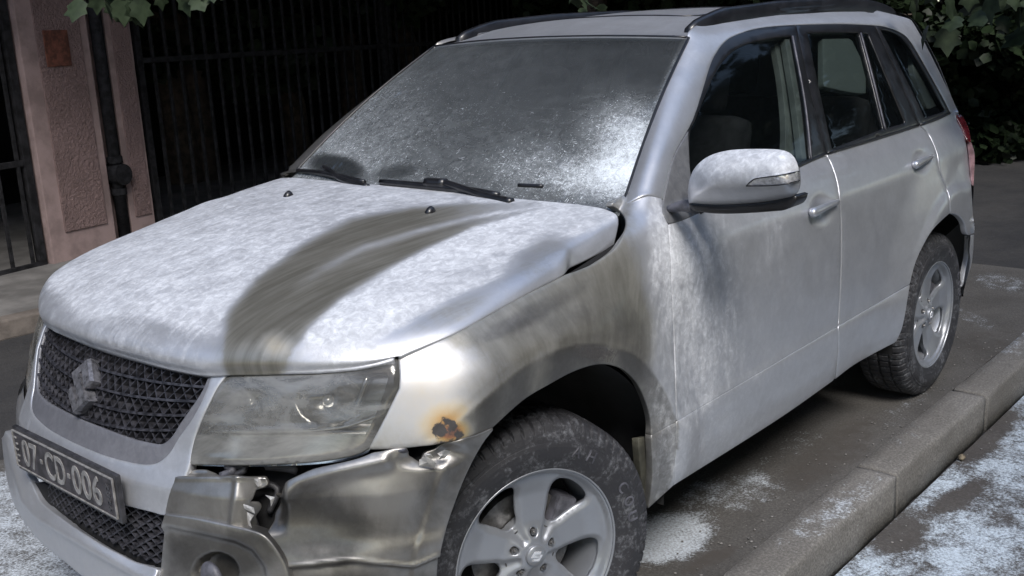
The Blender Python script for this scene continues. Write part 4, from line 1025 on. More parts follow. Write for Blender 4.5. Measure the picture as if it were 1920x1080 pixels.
# bright window divider strips and waist seal
def px_tube(name, pts, r, mat, surf, off=0.0, parent=None, flat=1, n=6, mirror=False, step=10):
    q = resample(catmull(pts, 6), step); P = surf(q); d = P-CP; d /= np.linalg.norm(d, axis=1)[:, None]; P = P+d*off
    bm = bmesh.new(); rr = r
    if hasattr(r, '__len__'): rr = list(np.interp(np.linspace(0, 1, len(P)), np.linspace(0, 1, len(r)), r))
    tube(bm, P, rr, n, flat)
    if mirror:
        bm2 = bm.copy()
        for v in bm2.verts: v.co.y *= -1
        bm_obj(name, bm2, mat, parent or car, True)
    return bm_obj(name, bm, mat, parent or car, True)
px_tube('window_divider', [(1486, 68), (1509, 191), (1521, 299)], .004, MT['greyplastic'], body_surf, -.001, mirror=True)
px_tube('window_divider', [(1614, 62), (1636, 145), (1660, 243)], .004, MT['greyplastic'], body_surf, -.001, mirror=True)
px_tube('waist_seal', [(1312, 398), (1400, 358), (1498, 311), (1549, 288)], .006, MT['blacktrim'], body_surf, -.002, mirror=True)
px_tube('waist_seal', [(1551, 287), (1640, 261), (1722, 235)], .006, MT['blacktrim'], body_surf, -.002, mirror=True)
px_tube('waist_seal', [(1725, 234), (1752, 225), (1780, 212)], .006, MT['blacktrim'], body_surf, -.002, mirror=True)
# mirror sail triangle
def m_trim(px, P): return pack(px, .34, .0, 0, 0, P[:, 2]*6, P[:, 0]*2, .5)
MT['dustytrim'] = paint_mat('dusty_black_trim', base=(.045, .045, .048), metal=0.0, rough=.45)
sp('mirror_sail', [[(1291, 246), (1262, 300), (1246, 368)], [(1246, 368), (1243, 398), (1255, 419)], [(1255, 419), (1280, 412), (1312, 398)], [(1312, 398), (1296, 330), (1291, 246)]], MT['dustytrim'], lambda p: body_surf(p, -.004), mask=m_trim, spacing=5, mirror=False)

# ------------------------------------------------------------------ front end
def bsurf(off): return lambda p: body_surf(p, off)
def keep_mirror(o):
    """replace a left panel by its right-hand twin"""
    for v in o.data.vertices: v.co.y *= -1
    o.data.flip_normals()
    if 'mask' in o.data.attributes:
        a = o.data.attributes['mask'].data
        for e in a: e.color = tuple(np.array(e.color)*MIRROR_K)
LIP_OUT = [[(397, 703), (391, 725), (380, 753), (360, 790), (337, 822), (322, 847), (306, 864), (288, 873), (265, 874), (232, 868), (193, 857), (160, 844), (120, 823), (88, 803), (58, 779), (42, 760), (36, 742), (44, 716)], [(44, 716), (54, 704), (64, 665), (76, 630), (90, 604)], [(90, 604), (144, 633), (217, 661), (289, 681), (337, 692), (397, 703)]]
GR_IN = [[(390, 703), (376, 738), (337, 796), (320, 822), (305, 834), (290, 835), (241, 824), (169, 797), (106, 762), (75, 742), (60, 730), (58, 719), (62, 695), (71, 660), (93, 610)], [(93, 610), (144, 634), (217, 662), (289, 683), (337, 694), (390, 703)]]
gr_out = outline(LIP_OUT, 5); gr_in = outline(GR_IN, 5)
def m_nose(px, P): return pack(px, .42+.1*blob(px, (330, 800), (30, 100), 25), .10, 0, 0, P[:, 2]*6, P[:, 1]*2, .4)
def front_pt(y, z, off=0.0):
    y = np.asarray(y, float); z = np.asarray(z, float); e = .01
    x = xfront(y, z); dy = (xfront(y+e, z)-xfront(y-e, z))/(2*e); dz = (xfront(y, z+e)-xfront(y, z-e))/(2*e)
    N = np.stack([np.ones_like(x), -dy, -dz], -1); N /= np.linalg.norm(N, axis=-1)[..., None]
    return np.stack([x, y, z], -1)+N*off
def ray_front(q):
    h = BODY.ray_cast(Vector(CP), Vector(ray(*q)), 20); return np.array(h[0]) if h[0] is not None else None
def yz_poly(pxs):
    r = [ray_front(q) for q in pxs]; return np.array([(p[1], p[2]) for p in r if p is not None])
def sym_loop(top_to_bottom):
    """right-hand edge points (pixels, from the top centre round to the bottom centre) -> closed symmetric loop in mm (y, z)"""
    q = yz_poly(resample(catmull(top_to_bottom, 5), 6)); q = q[q[:, 0] > .015]; m = q[::-1]*[-1, 1]
    return np.vstack([q, m])*1000
def yz_surf(off=0.0): return lambda P2: front_pt(P2[:, 0]/1000, P2[:, 1]/1000, off)
_top = [(215, 660), (289, 680), (337, 691), (392, 701)]
NOSE = sym_loop(_top+[(426, 699), (424, 701), (404, 728), (376, 785), (362, 825), (354, 868), (345, 893), (326, 915), (315, 935), (311, 963), (280, 957), (236, 946), (150, 925)])
LOUT = sym_loop([(217, 662), (289, 682), (337, 693), (392, 703), (397, 705), (391, 725), (380, 753), (360, 790), (337, 822), (322, 847), (306, 864), (288, 873), (265, 874), (232, 868), (193, 857), (160, 844)])
LIN = sym_loop([(217, 664), (289, 684), (337, 695), (388, 704), (390, 706), (376, 738), (337, 796), (320, 822), (305, 834), (290, 835), (241, 824), (169, 797), (150, 789)])
panel('nose_surround', NOSE, yz_surf(), MT['paint'], car, 8, .005, .02, holes=(LOUT,), mask=m_nose, inset=.6)
MT['griplastic'] = paint_mat('grille_plastic', base=(.075, .075, .09), metal=.1, rough=.42)
grille = panel('grille', LOUT, yz_surf(-.003), MT['griplastic'], car, 7, .004, .03, holes=(LIN,), inset=.5, mask=lambda px, P: pack(px, .33, .0, 0, 0, P[:, 2]*6, P[:, 1]*2, .3))
def lattice(name, poly_yz, mat, parent, lines, w, off0, off1, kind='stuff'):
    """ribs along polylines in (y,z), clipped to the opening; box section standing from off0 to off1"""
    bm = bmesh.new()
    for pts, ww in lines:
        P = resample(pts, .006); ins = inpoly(poly_yz, P); i = 0
        while i < len(P):
            if not ins[i]: i += 1; continue
            j = i
            while j+1 < len(P) and ins[j+1]: j += 1
            if j-i >= 1:
                seg = P[i:j+1]; t = np.gradient(seg, axis=0); t /= np.linalg.norm(t, axis=1)[:, None]+1e-9; nn = np.stack([-t[:, 1], t[:, 0]], -1)
                a = seg+nn*ww/2; b = seg-nn*ww/2
                o1 = off1+ (.004 if ww > w*1.5 else 0)
                A0 = front_pt(a[:, 0], a[:, 1], off0); A1 = front_pt((a[:, 0]*.8+b[:, 0]*.2), a[:, 1]*.8+b[:, 1]*.2, o1); B1 = front_pt(b[:, 0]*.8+a[:, 0]*.2, b[:, 1]*.8+a[:, 1]*.2, o1); B0 = front_pt(b[:, 0], b[:, 1], off0)
                rows = [[bm.verts.new(p) for p in R] for R in (A0, A1, B1, B0)]
                for k in range(len(seg)-1):
                    for q in range(3): bm.faces.new((rows[q][k], rows[q][k+1], rows[q+1][k+1], rows[q+1][k]))
                for k in (0, -1): bm.faces.new((rows[0][k], rows[1][k], rows[2][k], rows[3][k]))
            i = j+1
    o = bm_obj(name, bm, mat, parent, False); 
    if kind: o['kind'] = kind
    return o
MT['mesh'] = simple('grille_mesh', (.038, .038, .046), .42, .1, 60, .6, .3, 200, .001)
gi = LIN/1000
# four tiers of diamonds parted by bowed bars
lines = []
zt = lambda k, y: (.922+.002*np.cos(y*3))-k*(.0385)+k*.010*(np.abs(y)/.4)**2
ys = np.arange(-.46, .4601, .012)
for k in range(1, 5): lines.append((np.stack([ys, zt(k, ys)], -1), .0085))
pit = .0295
for k in range(0, 5):
    for hh in range(2):                      # each tier is two half rows of crosses
        for i in range(-18, 19):
            y0 = i*pit+(pit/2 if hh else 0)
            for sg in (1, -1):
                f0, f1 = hh/2, (hh+1)/2
                a = (y0, zt(k+f0, y0)); b = (y0+sg*pit/2, zt(k+f1, y0+sg*pit/2)); lines.append((np.array([a, b]), .0035))
lattice('grille_mesh', gi, MT['mesh'], grille, lines, .0035, -.030, -.008)
def px_void(name, loop, off, mat, parent, spacing=12): return panel(name, loop, bsurf(off), mat, parent, spacing, .002, .004, inset=-3, lip=False)  # dark sheet that paints in the shade behind an opening
px_void('grille_backing', gr_out, .045, MT['void'], grille)
MT['mesh2'] = simple('emblem_face', (.20, .20, .22), .3, .5, 60, .4, .3, 120, .001)
# emblem
EMB = [(0, 1), (1, .34), (.70, .06), (-.10, .56), (-.26, .45), (1, -.36), (0, -1), (-1, -.34), (-.70, -.06), (.10, -.56), (.26, -.45), (-1, .36)]
def badge(name, mat, parent, fn, h):
    """fn(u,v,height) -> point ; bevelled raised S badge"""
    bm = bmesh.new(); n = len(EMB); c = np.array(EMB)
    lay = []
    for sc, hh in ((1.0, 0), (1.0, h*.7), (.90, h)):
        q = c*sc if sc == 1 else np.array([p for p in c])
        if sc != 1:
            e = np.roll(c, -1, 0)-c; e /= np.linalg.norm(e, axis=1)[:, None]; nr = np.stack([e[:, 1], -e[:, 0]], -1)*-1
            m = nr+np.roll(nr, 1, 0); m /= np.maximum((m**2).sum(1)/2, .5)[:, None]; q = c-m*-.055
            area = np.sum(c[:, 0]*np.roll(c[:, 1], -1)-c[:, 1]*np.roll(c[:, 0], -1))
            q = c+m*.055*(1 if area < 0 else -1)*-1 if False else c*0.93
        lay.append([bm.verts.new(fn(u, v, hh)) for u, v in q])
    for a, b in zip(lay[:-1], lay[1:]):
        for i in range(n): bm.faces.new((a[i], a[(i+1) % n], b[(i+1) % n], b[i]))
    f = bm.faces.new(lay[-1]); bmesh.ops.triangulate(bm, faces=[f])
    return bm_obj(name, bm, mat, parent)
badge('emblem', MT['mesh2'], grille, lambda u, v, h: front_pt(u*.049, .838+v*.062, -.010+h), .030)
bm = bmesh.new(); add_box(bm, (.665, 0, .838), (.05, .05, .05)); bm_obj('emblem_stalk', bm, MT['mesh'], grille)

# plate
MT['plate'] = simple('plate_face', (.055, .05, .055), .5, .2, 30, .5, .2, 90, .001)
MT['plateframe'] = simple('plate_frame', (.04, .04, .045), .4, 0, 30, .4)
MT['letters'] = simple('plate_letters', (.27, .262, .255), .5, .2, 40, .3)
def text_mesh(s, size, spacing=1.0, bold=0.0, extr=.0):
    cu = bpy.data.curves.new('letters', 'FONT'); cu.body = s; cu.size = size; cu.space_character = spacing; cu.offset = bold; cu.extrude = extr; cu.resolution_u = 4
    o = bpy.data.objects.new('tmp', cu); COL.objects.link(o); dg = bpy.context.evaluated_depsgraph_get()
    me = bpy.data.meshes.new_from_object(o.evaluated_get(dg)); bpy.data.objects.remove(o); return me
PX = .778
plate = None
bm = bmesh.new(); add_box(bm, (PX-.012, 0, .6485), (.012, .532, .118), bev=.003)
plate = bm_obj('number_plate', bm, MT['plateframe'], car)
bm = bmesh.new(); add_box(bm, (PX-.005, -.004, .650), (.004, .505, .098), bev=.0015); bm_obj('plate_face', bm, MT['plate'], plate)
bm = bmesh.new()
for c, s in (((PX-.003, -.004, .6975), (.005, .514, .0035)), ((PX-.003, -.004, .6015), (.005, .514, .0035)), ((PX-.003, .252, .650), (.005, .0035, .094)), ((PX-.003, -.260, .650), (.005, .0035, .094))): add_box(bm, c, s, bev=.001)
bm_obj('plate_rim', bm, MT['letters'], plate)
def place_text(name, s, y0, y1, z0, z1, mat, parent, rot=False, bold=.002):
    me = text_mesh(s, 1.0, 1.05, bold*8, .01); co = np.array([v.co[:] for v in me.vertices]); lo = co.min(0); hi = co.max(0)
    for v in me.vertices:
        u = (v.co.x-lo[0])/(hi[0]-lo[0]); w = (v.co.y-lo[1])/(hi[1]-lo[1]); h = (v.co.z-lo[2])/(hi[2]-lo[2])
        if rot: u, w = w, 1-u
        v.co = (PX-.0035+h*.0022, y0+(y1-y0)*u, z0+(z1-z0)*w)
    me.materials.clear(); return link_mesh(name, me, parent, mat)
place_text('plate_characters', '07', -.214, -.130, .612, .686, MT['letters'], plate)
place_text('plate_characters', 'CD', -.088, .015, .612, .686, MT['letters'], plate)
place_text('plate_characters', '006', .052, .192, .612, .686, MT['letters'], plate)
for yy in (-.110, .033):
    bm = bmesh.new(); add_box(bm, (PX-.0025, yy, .648), (.003, .012, .012), bev=.001); bm_obj('plate_dot', bm, MT['letters'], plate)
place_text('plate_small_characters', '2026', .218, .236, .612, .680, MT['plateframe'], plate, rot=True, bold=.001)
bm = bmesh.new()
for k in range(5): add_box(bm, (PX-.002, -.247+.006*(k % 2), .617+k*.016), (.003, .010+.004*(k % 3), .004), bev=.0005)
bm_obj('plate_smudge', bm, MT['letters'], plate)

# lower grille opening
LG = [[(59, 905), (150, 928), (236, 946), (309, 966)], [(309, 966), (300, 1000), (294, 1066)], [(294, 1066), (255, 1053), (225, 1038), (178, 1012), (113, 970), (77, 941), (62, 917), (59, 905)]]
lgo = outline(LG, 5)
lg = px_void('lower_grille', lgo, .055, MT['void'], car)
lgp = yz_poly(resample(np.vstack([lgo, lgo[:1]]), 8))
lines = []
for i in range(-26, 27):
    lines.append((np.array([(i*.034-.20, .40), (i*.034+.20, .66)]), .006))
    lines.append((np.array([(i*.034+.20, .40), (i*.034-.20, .66)]), .0045))
lattice('lower_grille_mesh', lgp, MT['mesh'], lg, lines, .02, -.045, -.018)
def m_bar(px, P): return pack(px, .40, .25, 0, 0, P[:, 2]*4, P[:, 1]*2, .3)
def d_bar(px, P):
    d, arc, side, L = segdist([(19, 812), (30, 868), (49, 938), (77, 970), (119, 994), (190, 1036), (260, 1075), (300, 1092)], px, False)
    return np.where(side < 0, 0, 0)+.012*np.exp(-(d/9)**2)
sp('lower_bumper_bar', [[(2, 821), (18, 810)], [(18, 810), (30, 830), (42, 868), (59, 908)], [(59, 908), (77, 943), (113, 972), (178, 1014), (225, 1040), (255, 1055), (294, 1068)], [(294, 1068), (292, 1110), (290, 1160)],
    [(290, 1160), (220, 1120), (160, 1085), (119, 1052), (74, 1016), (36, 966), (18, 926), (6, 863), (2, 821)]], MT['paint'], fit_surf(-.004), mask=m_bar, mirror=False, disp=d_bar, spacing=6, depth=.02)

# burnt, torn left half of the bumper
def crumple(px, P, amp, f=9): return np.array([amp*noise.noise(Vector(p)*f) for p in P])
def d_A(px, P):
    z = crumple(px, P, .003, 6)
    z += -.030*sstep(448, 480, px[:, 0])+.006*np.exp(-((px[:, 0]-442+(px[:, 1]-930)*.12)/6)**2)
    z += .005*np.exp(-((px[:, 1]-896)/3.5)**2)-.010*sstep(896, 886, px[:, 1])
    return z
A_OUT = outline([[(349, 884), (365, 882), (387, 884), (425, 896), (468, 897), (486, 898)], [(486, 898), (489, 905)], [(489, 905), (482, 911)], [(482, 911), (470, 915)], [(470, 915), (466, 932)], [(466, 932), (462, 947)], [(462, 947), (476, 953)], [(476, 953), (477, 962)], [(477, 962), (469, 974)], [(469, 974), (472, 994)],
    [(472, 994), (462, 992)], [(462, 992), (425, 984), (370, 972), (311, 962)], [(311, 962), (318, 930), (329, 900), (349, 884)]], 3)
panel('torn_bumper_flap', A_OUT, body_surf, MT['burnt'], car, 4.5, .003, .006, mask=m_bump, disp=d_A, inset=0)
def d_B(px, P):
    d, arc, side, L = segdist([(295, 990), (310, 982), (440, 1010), (476, 1028), (500, 1062), (512, 1120)], px, False)
    z = np.where(side > 0, -.014*sstep(0, 16, d), .0)+crumple(px, P, .003, 8)
    z += -.035*sstep(1.05, .85, np.hypot((px[:, 0]-397)/42, (px[:, 1]-1078)/36))
    return z
B_OUT = outline([[(310, 967), (370, 976), (425, 988), (462, 996)], [(462, 996), (493, 1008), (518, 1036), (534, 1068), (543, 1110), (548, 1160)], [(548, 1160), (290, 1160)], [(290, 1160), (293, 1080), (300, 1010), (310, 967)]], 5)
fogh = panel('fog_lamp_housing', B_OUT, bsurf(-.016), MT['burnt'], car, 5, .005, .03, mask=m_bump, disp=d_B, inset=0)
# dead fog lamp in its pocket
bm = bmesh.new(); q = body_surf(np.array([[397., 1082.]]), -.0)[0]
bmesh.ops.create_uvsphere(bm, u_segments=20, v_segments=12, radius=.036)
for v in bm.verts: v.co = Vector(q)+Vector((v.co.x*.45, v.co.y, v.co.z))
bm_obj('fog_lamp', bm, MT['greyplastic'], fogh, True)
def d_C(px, P):
    x, y = px[:, 0], px[:, 1]
    z = crumple(px, P, .0035, 4)
    d, arc, side, L = segdist([(873, 810), (822, 887), (777, 1037), (765, 1160)], px, False)
    z += .004*sstep(-3, 4, np.where(side < 0, d, -d))
    z += -.022*blob(px, (590, 975), (110, 80), 20, 1.0)+.014*np.exp(-(segdist([(520, 935), (560, 905), (640, 880), (720, 862)], px, False)[0]/16)**2)
    z += -.05*sstep(540, 508, x)*sstep(1010, 960, y)
    dl = segdist([(530, 1064), (590, 1060), (660, 1052), (772, 1062), (822, 1041)], px, False); z += .004*np.exp(-(dl[0]/4)**2)-.012*np.where(dl[2] > 0, sstep(0, 9, dl[0]), 0)
    z += -.02*blob(px, (810, 855), (60, 22), -8)
    return z
C_OUT = outline([[(512, 932), (518, 918), (533, 906), (560, 893)], [(560, 893), (590, 880), (637, 869), (672, 860), (700, 849)], [(700, 849), (742, 843), (763, 845)], [(763, 845), (765, 858)], [(765, 858), (778, 866)], [(778, 866), (790, 872)], [(790, 872), (802, 856)], [(802, 856), (822, 850)], [(822, 850), (840, 836)], [(840, 836), (868, 824)], [(868, 824), (895, 817), (924, 804)],
    [(924, 804), (902, 832), (879, 873), (858, 921), (836, 984), (823, 1036)], [(823, 1036), (820, 1080), (818, 1160)], [(818, 1160), (552, 1160)], [(552, 1160), (548, 1110), (537, 1064), (522, 1036), (498, 1006)], [(498, 1006), (506, 985)], [(506, 985), (503, 975)], [(503, 975), (511, 955)], [(511, 955), (509, 940)], [(509, 940), (512, 932)]], 3)
panel('bumper_corner', C_OUT, body_surf, MT['burnt'], car, 5, .003, .008, mask=m_bump, disp=d_C, inset=0)
# intact right half of the bumper
ro = sp('bumper_side', [[(349, 884), (440, 880), (531, 872), (637, 866), (700, 849), (760, 842), (868, 824), (924, 804)], [(924, 804), (902, 832), (858, 921), (823, 1036), (818, 1160)], [(818, 1160), (290, 1160)], [(290, 1160), (293, 1080), (310, 967), (329, 900), (349, 884)]], MT['paint'], mask=m_bump, mirror=False, spacing=9, lip=False, smooth_it=4)
keep_mirror(ro)
# torn plastic tabs
def scrap(name, pts, mat, offs, parent=car):
    q = np.array(pts, float); P = body_surf(q); d = P-CP; d /= np.linalg.norm(d, axis=1)[:, None]; P = P+d*np.array(offs)[:, None]
    c = P.mean(0); V = list(P)+[c-d[0]*.006]+list(P+d*.003); n = len(P)
    F = [(i, (i+1) % n, n) for i in range(n)]+[(i, (i+1) % n, n+1+(i+1) % n, n+1+i) for i in range(n)]
    return mesh_obj(name, V, F, mat, parent, False)
MT['torn'] = simple('torn_plastic', (.62, .60, .57), .38, .35, 40, .3, .5, 60, .004)
scrap('torn_tab', [(476, 898), (488, 897), (490, 906), (484, 913), (478, 905)], MT['torn'], [0, -.01, -.005, .0, .01])
scrap('torn_tab', [(452, 944), (463, 947), (476, 952), (478, 963), (466, 958), (455, 952)], MT['torn'], [.01, 0, -.012, -.01, .0, .01])
scrap('torn_tab', [(463, 960), (476, 966), (469, 980), (474, 996), (462, 984)], MT['torn'], [.01, 0, .01, .0, .02])
scrap('torn_tab', [(786, 862), (800, 855), (818, 868), (815, 878), (786, 873)], MT['torn'], [0, -.02, -.02, -.012, .0])
scrap('torn_tab', [(795, 850), (808, 851), (812, 857), (797, 856)], MT['torn'], [0, -.01, -.005, .0])
scrap('torn_tab', [(820, 850), (834, 843), (845, 846), (836, 858), (822, 862), (826, 856)], MT['torn'], [0, -.02, -.01, -.01, .0, -.015])
scrap('torn_tab', [(745, 843), (762, 841), (767, 848), (756, 850), (744, 848)], MT['greyplastic'], [0, -.01, 0, 0, .0])
scrap('torn_tab', [(497, 928), (515, 932), (512, 942), (508, 950), (506, 936)], MT['torn'], [.0, -.01, 0, .0, .0])
MT['blister'] = simple('blistered_paint', (.10, .09, .085), .4, .3, 120, .5, .8, 160, .004)
px_void('bumper_cavity', outline([[(330, 862), (420, 858), (520, 862), (640, 858), (720, 836), (900, 800)], [(900, 800), (880, 860), (800, 890), (640, 920), (540, 1010)], [(540, 1010), (500, 1040), (440, 1020)], [(440, 1020), (380, 960), (320, 930), (330, 862)]], 4), .10, MT['void'], car)
# bits of bracket seen in the hole
def px_bar(name, pts, r, mat, off, parent=car): px_tube(name, pts, r, mat, body_surf, off, parent, step=8, n=7)
px_bar('bumper_bracket', [(425, 872), (440, 882), (415, 893)], .010, MT['greyplastic'], .03)
px_bar('bumper_bracket', [(437, 873), (462, 878), (430, 897)], .008, MT['plastic'], .035)
px_bar('bumper_bracket', [(500, 870), (540, 874), (560, 880)], .014, MT['plastic'], .05)
px_bar('bumper_bracket', [(468, 905), (520, 915), (505, 960)], .008, MT['plastic'], .085)
px_bar('wiring', [(478, 970), (484, 990), (490, 1004)], .004, MT['plastic'], .05)

# head lamp
m, n_, l_, b_ = new_mat('smoked_lamp_lens'); t = NT(m); o_ = t.obj()
MT['lens'] = m
b_.inputs['Roughness'].default_value = .10; b_.inputs['Specular IOR Level'].default_value = .7; b_.inputs['Coat Weight'].default_value = .6; b_.inputs['Coat Roughness'].default_value = .05
f1 = t.noise(t.obj((6, 6, 14)), 1.0, 6, .65, .6); f2 = t.noise(t.obj((8, 8, 50)), 1.0, 4, .6, .3); pw, so, ch, he = t.attr('mask')
t.put(b_.inputs['Base Color'], t.mix(t.ramp(f1, .3, .7), (.13, .13, .125, 1), (.27, .27, .26, 1)))
tr = n_.new('ShaderNodeBsdfTransparent'); tr.inputs[0].default_value = (.78, .77, .73, 1)
mx = n_.new('ShaderNodeMixShader'); l_.new(b_.outputs[0], mx.inputs[1]); l_.new(tr.outputs[0], mx.inputs[2])
fac = t.math('MULTIPLY', t.ramp(t.math('ADD', f1, t.math('MULTIPLY', t.math('SUBTRACT', f2, .5), .6)), .25, .75, .68, .30), t.math('SUBTRACT', 1.0, so, clamp=True))
t.put(mx.inputs[0], fac); l_.new(mx.outputs[0], n_['Material Output'].inputs[0])
t.put(b_.inputs['Roughness'], t.ramp(f1, .3, .8, .06, .30))
HL = [[(426, 701), (493, 698), (555, 697), (608, 695), (666, 690), (709, 681), (744, 671)], [(744, 671), (749, 700), (747, 727)], [(747, 727), (719, 786), (691, 841)], [(691, 841), (666, 853), (608, 864), (531, 869), (444, 871), (352, 869)], [(352, 869), (357, 839), (377, 786), (404, 728), (426, 701)]]
hlo = outline(HL, 5)
def m_lens(px, P):
    y = px[:, 1]; so = .75*sstep(800, 830, y)+.35*blob(px, (440, 720), (60, 40)); z = np.zeros(len(px))
    return pack(px, 0, so, 0, 0, 0, 0, 0)
def d_lens(px, P):
    d = segdist([(380, 807), (470, 808), (589, 806), (647, 800), (720, 776)], px, False)[0]
    return .0025*np.exp(-(d/4)**2)+.003*sstep(10, 0, segdist(hlo, px)[0])*-1
lamp = panel('head_lamp', hlo, bsurf(-.002), MT['lens'], car, 6, .006, .02, inset=1.5, mask=m_lens, disp=d_lens, mirror=True, smooth_it=8)
def d_ref(px, P):
    z = np.zeros(len(px))
    for c, r in (((470, 752), 68), ((618, 752), 60)):
        q = np.hypot((px[:, 0]-c[0])/r, (px[:, 1]-c[1])/(r*.72)); z -= .045*np.sqrt(np.clip(1-q**2, 0, 1))
    z += .02*sstep(800, 806, px[:, 1])
    return z
panel('lamp_reflector', hlo, bsurf(.055), MT['reflector'], lamp, 6, .003, .004, inset=-4, disp=d_ref, lip=False)
panel('lamp_bowl_edge', hlo, bsurf(.012), MT['plastic'], lamp, 8, .002, .03, inset=1, holes=(np.array(outline([[(440, 712), (600, 706), (690, 700)], [(690, 700), (728, 700), (722, 735)], [(722, 735), (700, 790), (676, 832)], [(676, 832), (600, 852), (450, 858), (370, 856)], [(370, 856), (385, 800), (440, 712)]], 5)),))
px_tube('lamp_trim_and_glint_bar', [(384, 810), (470, 811), (589, 808), (650, 800), (712, 778)], .004, MT['reflector'], body_surf, .022, lamp)
px_tube('lamp_trim_and_glint_bar', [(384, 808), (412, 788), (446, 770)], .004, MT['reflector'], body_surf, .024, lamp)  # bright bar standing in for a slanted highlight in the lamp
px_tube('lamp_trim_and_glint_bar', [(690, 704), (676, 745), (660, 782)], .007, MT['reflector'], body_surf, .030, lamp)
for c, r in (((470, 752), .010), ((616, 752), .014)):
    bm = bmesh.new(); bmesh.ops.create_uvsphere(bm, u_segments=14, v_segments=8, radius=r); q = Vector(body_surf(np.array([c], float), .075)[0])
    for v in bm.verts: v.co += q
    bm_obj('bulb', bm, MT['chrome'], lamp, True)

# ------------------------------------------------------------------ wheels
MT['rubber'] = None
m, n_, l_, b_ = new_mat('tyre_rubber'); t = NT(m); MT['rubber'] = m; o_ = t.obj()
f1 = t.noise(o_, 14, 6, .7, .5); f2 = t.noise(o_, 90, 4, .7)
t.put(b_.inputs['Base Color'], t.mix(t.ramp(t.math('ADD', f1, t.math('MULTIPLY', t.math('SUBTRACT', f2, .5), .7)), .48, .80), (.026, .026, .030, 1), (.15, .155, .17, 1)))
t.put(b_.inputs['Roughness'], t.ramp(f1, .3, .7, .55, .8)); t.put(b_.inputs['Normal'], t.bump(f2, .4, .002))
MT['alloy'] = simple('alloy_silver', (.33, .345, .375), .36, .55, 9, .05, .0, 60, .001, coat=.15)
MT['disc'] = simple('brake_disc', (.16, .155, .15), .45, .8, 30, .4)
MT['lug'] = simple('lug_nut', (.30, .29, .28), .35, .9, 40, .3)
TYP = [(.222, -.012), (.229, .000), (.235, .003), (.246, .006), (.262, .011), (.278, .0135), (.292, .0135), (.303, .011), (.304, .0095), (.312, .008), (.3125, .006), (.326, .002), (.338, -.004), (.346, -.010), (.351, -.017), (.3545, -.024), (.3565, -.034), (.3575, -.050)]
prof = TYP+[(.3575, -.052), (.3495, -.0535), (.3495, -.0605), (.358, -.062), (.359, -.085), (.3585, -.097), (.350, -.0985), (.350, -.1065)]
prof = prof+[(r, -.205-y) for r, y in prof[::-1]]
def tyre_mesh():
    NA = 576; V = []; F = []; n = len(prof)
    for i in range(NA):
        a = 2*math.pi*i/NA; ph = (i % 8)/8; ph2 = ((i+4) % 8)/8
        for j, (r, y) in enumerate(prof):
            rr = r; yy = min(j, n-1-j)
            if yy >= 12 and yy < 18 and ph < .25: rr -= .0085
            elif 18 <= yy and r > .355 and ph2 < .13: rr -= .006
            elif yy in (10, 11) and ph < .25: rr -= .002
            V.append((rr*math.cos(a), y, rr*math.sin(a)))
    for i in range(NA):
        for j in range(n-1):
            F.append((i*n+j, i*n+j+1, ((i+1) % NA)*n+j+1, ((i+1) % NA)*n+j))
    return V, F
def rim_face():
    sp_ang = [math.radians(95+72*k) for k in range(5)]
    out = [(.2275*math.cos(a), .2275*math.sin(a)) for a in np.linspace(0, 2*np.pi, 120, endpoint=False)]
    holes = []; lugs = []
    for a0 in sp_ang:
        hp = [(.083, 0), (.088, 8), (.102, 13), (.125, 15.5), (.155, 18), (.185, 19), (.202, 15.5), (.208, 8), (.209, 0), (.208, -8), (.202, -15.5), (.185, -19), (.155, -18), (.125, -15.5), (.102, -13), (.088, -8), (.083, 0)]
        hp = catmull([(r*math.cos(a0+math.radians(36+d)), r*math.sin(a0+math.radians(36+d))) for r, d in hp], 4)[:-1]
        holes.append(np.array(hp))
        c = (.0572*math.cos(a0), .0572*math.sin(a0)); lugs.append(c)
        holes.append(np.array([(c[0]+.0165*math.cos(k), c[1]+.0165*math.sin(k)) for k in np.linspace(0, 2*np.pi, 16, endpoint=False)]))
    out = np.array(out); step = .005
    I = np.array([(x, y) for x in np.arange(-.23, .23, step) for y in np.arange(-.23, .23, step)])
    k = inpoly(out, I)
    for h in holes: k &= ~inpoly(h, I)
    I = I[k]
    for h in [out]+holes: I = I[segdist(h, I)[0] > step*.5]
    pts = []; ed = []
    for h in [out]+holes:
        o = len(pts); pts += [Vector(p) for p in h]; ed += [(o+i, o+(i+1) % len(h)) for i in range(len(h))]
    pts += [Vector(p) for p in I]
    r = delaunay_2d_cdt(pts, ed, [], 0, 1e-6); V2 = np.array([tuple(v) for v in r[0]]); T = np.array([f for f in r[2] if len(f) == 3]); c = V2[T].mean(1)
    k = inpoly(out, c)
    for h in holes: k &= ~inpoly(h, c)
    T = T[k]; R = np.hypot(V2[:, 0], V2[:, 1]); A = np.arctan2(V2[:, 1], V2[:, 0])
    rel = np.abs((A-sp_ang[0]+math.pi/5) % (2*math.pi/5)-math.pi/5)            # angle from the nearest spoke
    hd = np.min([segdist(h, V2)[0] for h in holes[::2]], axis=0)
    y = -.014-.016*sstep(.03, .09, R)*sstep(.215, .15, R)-.004
    y += -.007*sstep(.014, 0, hd)**1.5                                              # rounded spoke shoulders
    sunk = sstep(math.radians(15), math.radians(21), rel)*sstep(.20, .207, R)  # rim barrel behind the openings
    y = np.where(R > .214, y+.016*sstep(.214, .226, R), y)
    y += -.010*sstep(math.radians(18), math.radians(34), rel)*sstep(.095, .07, R)*sstep(.035, .045, R)
    P = np.stack([V2[:, 0], y, V2[:, 1]], -1)
    n0 = np.cross(P[T[0, 1]]-P[T[0, 0]], P[T[0, 2]]-P[T[0, 0]])
    if n0[1] < 0: T = T[:, ::-1]
    V, F = add_lip(P, T, .006, .030); return V, F, lugs
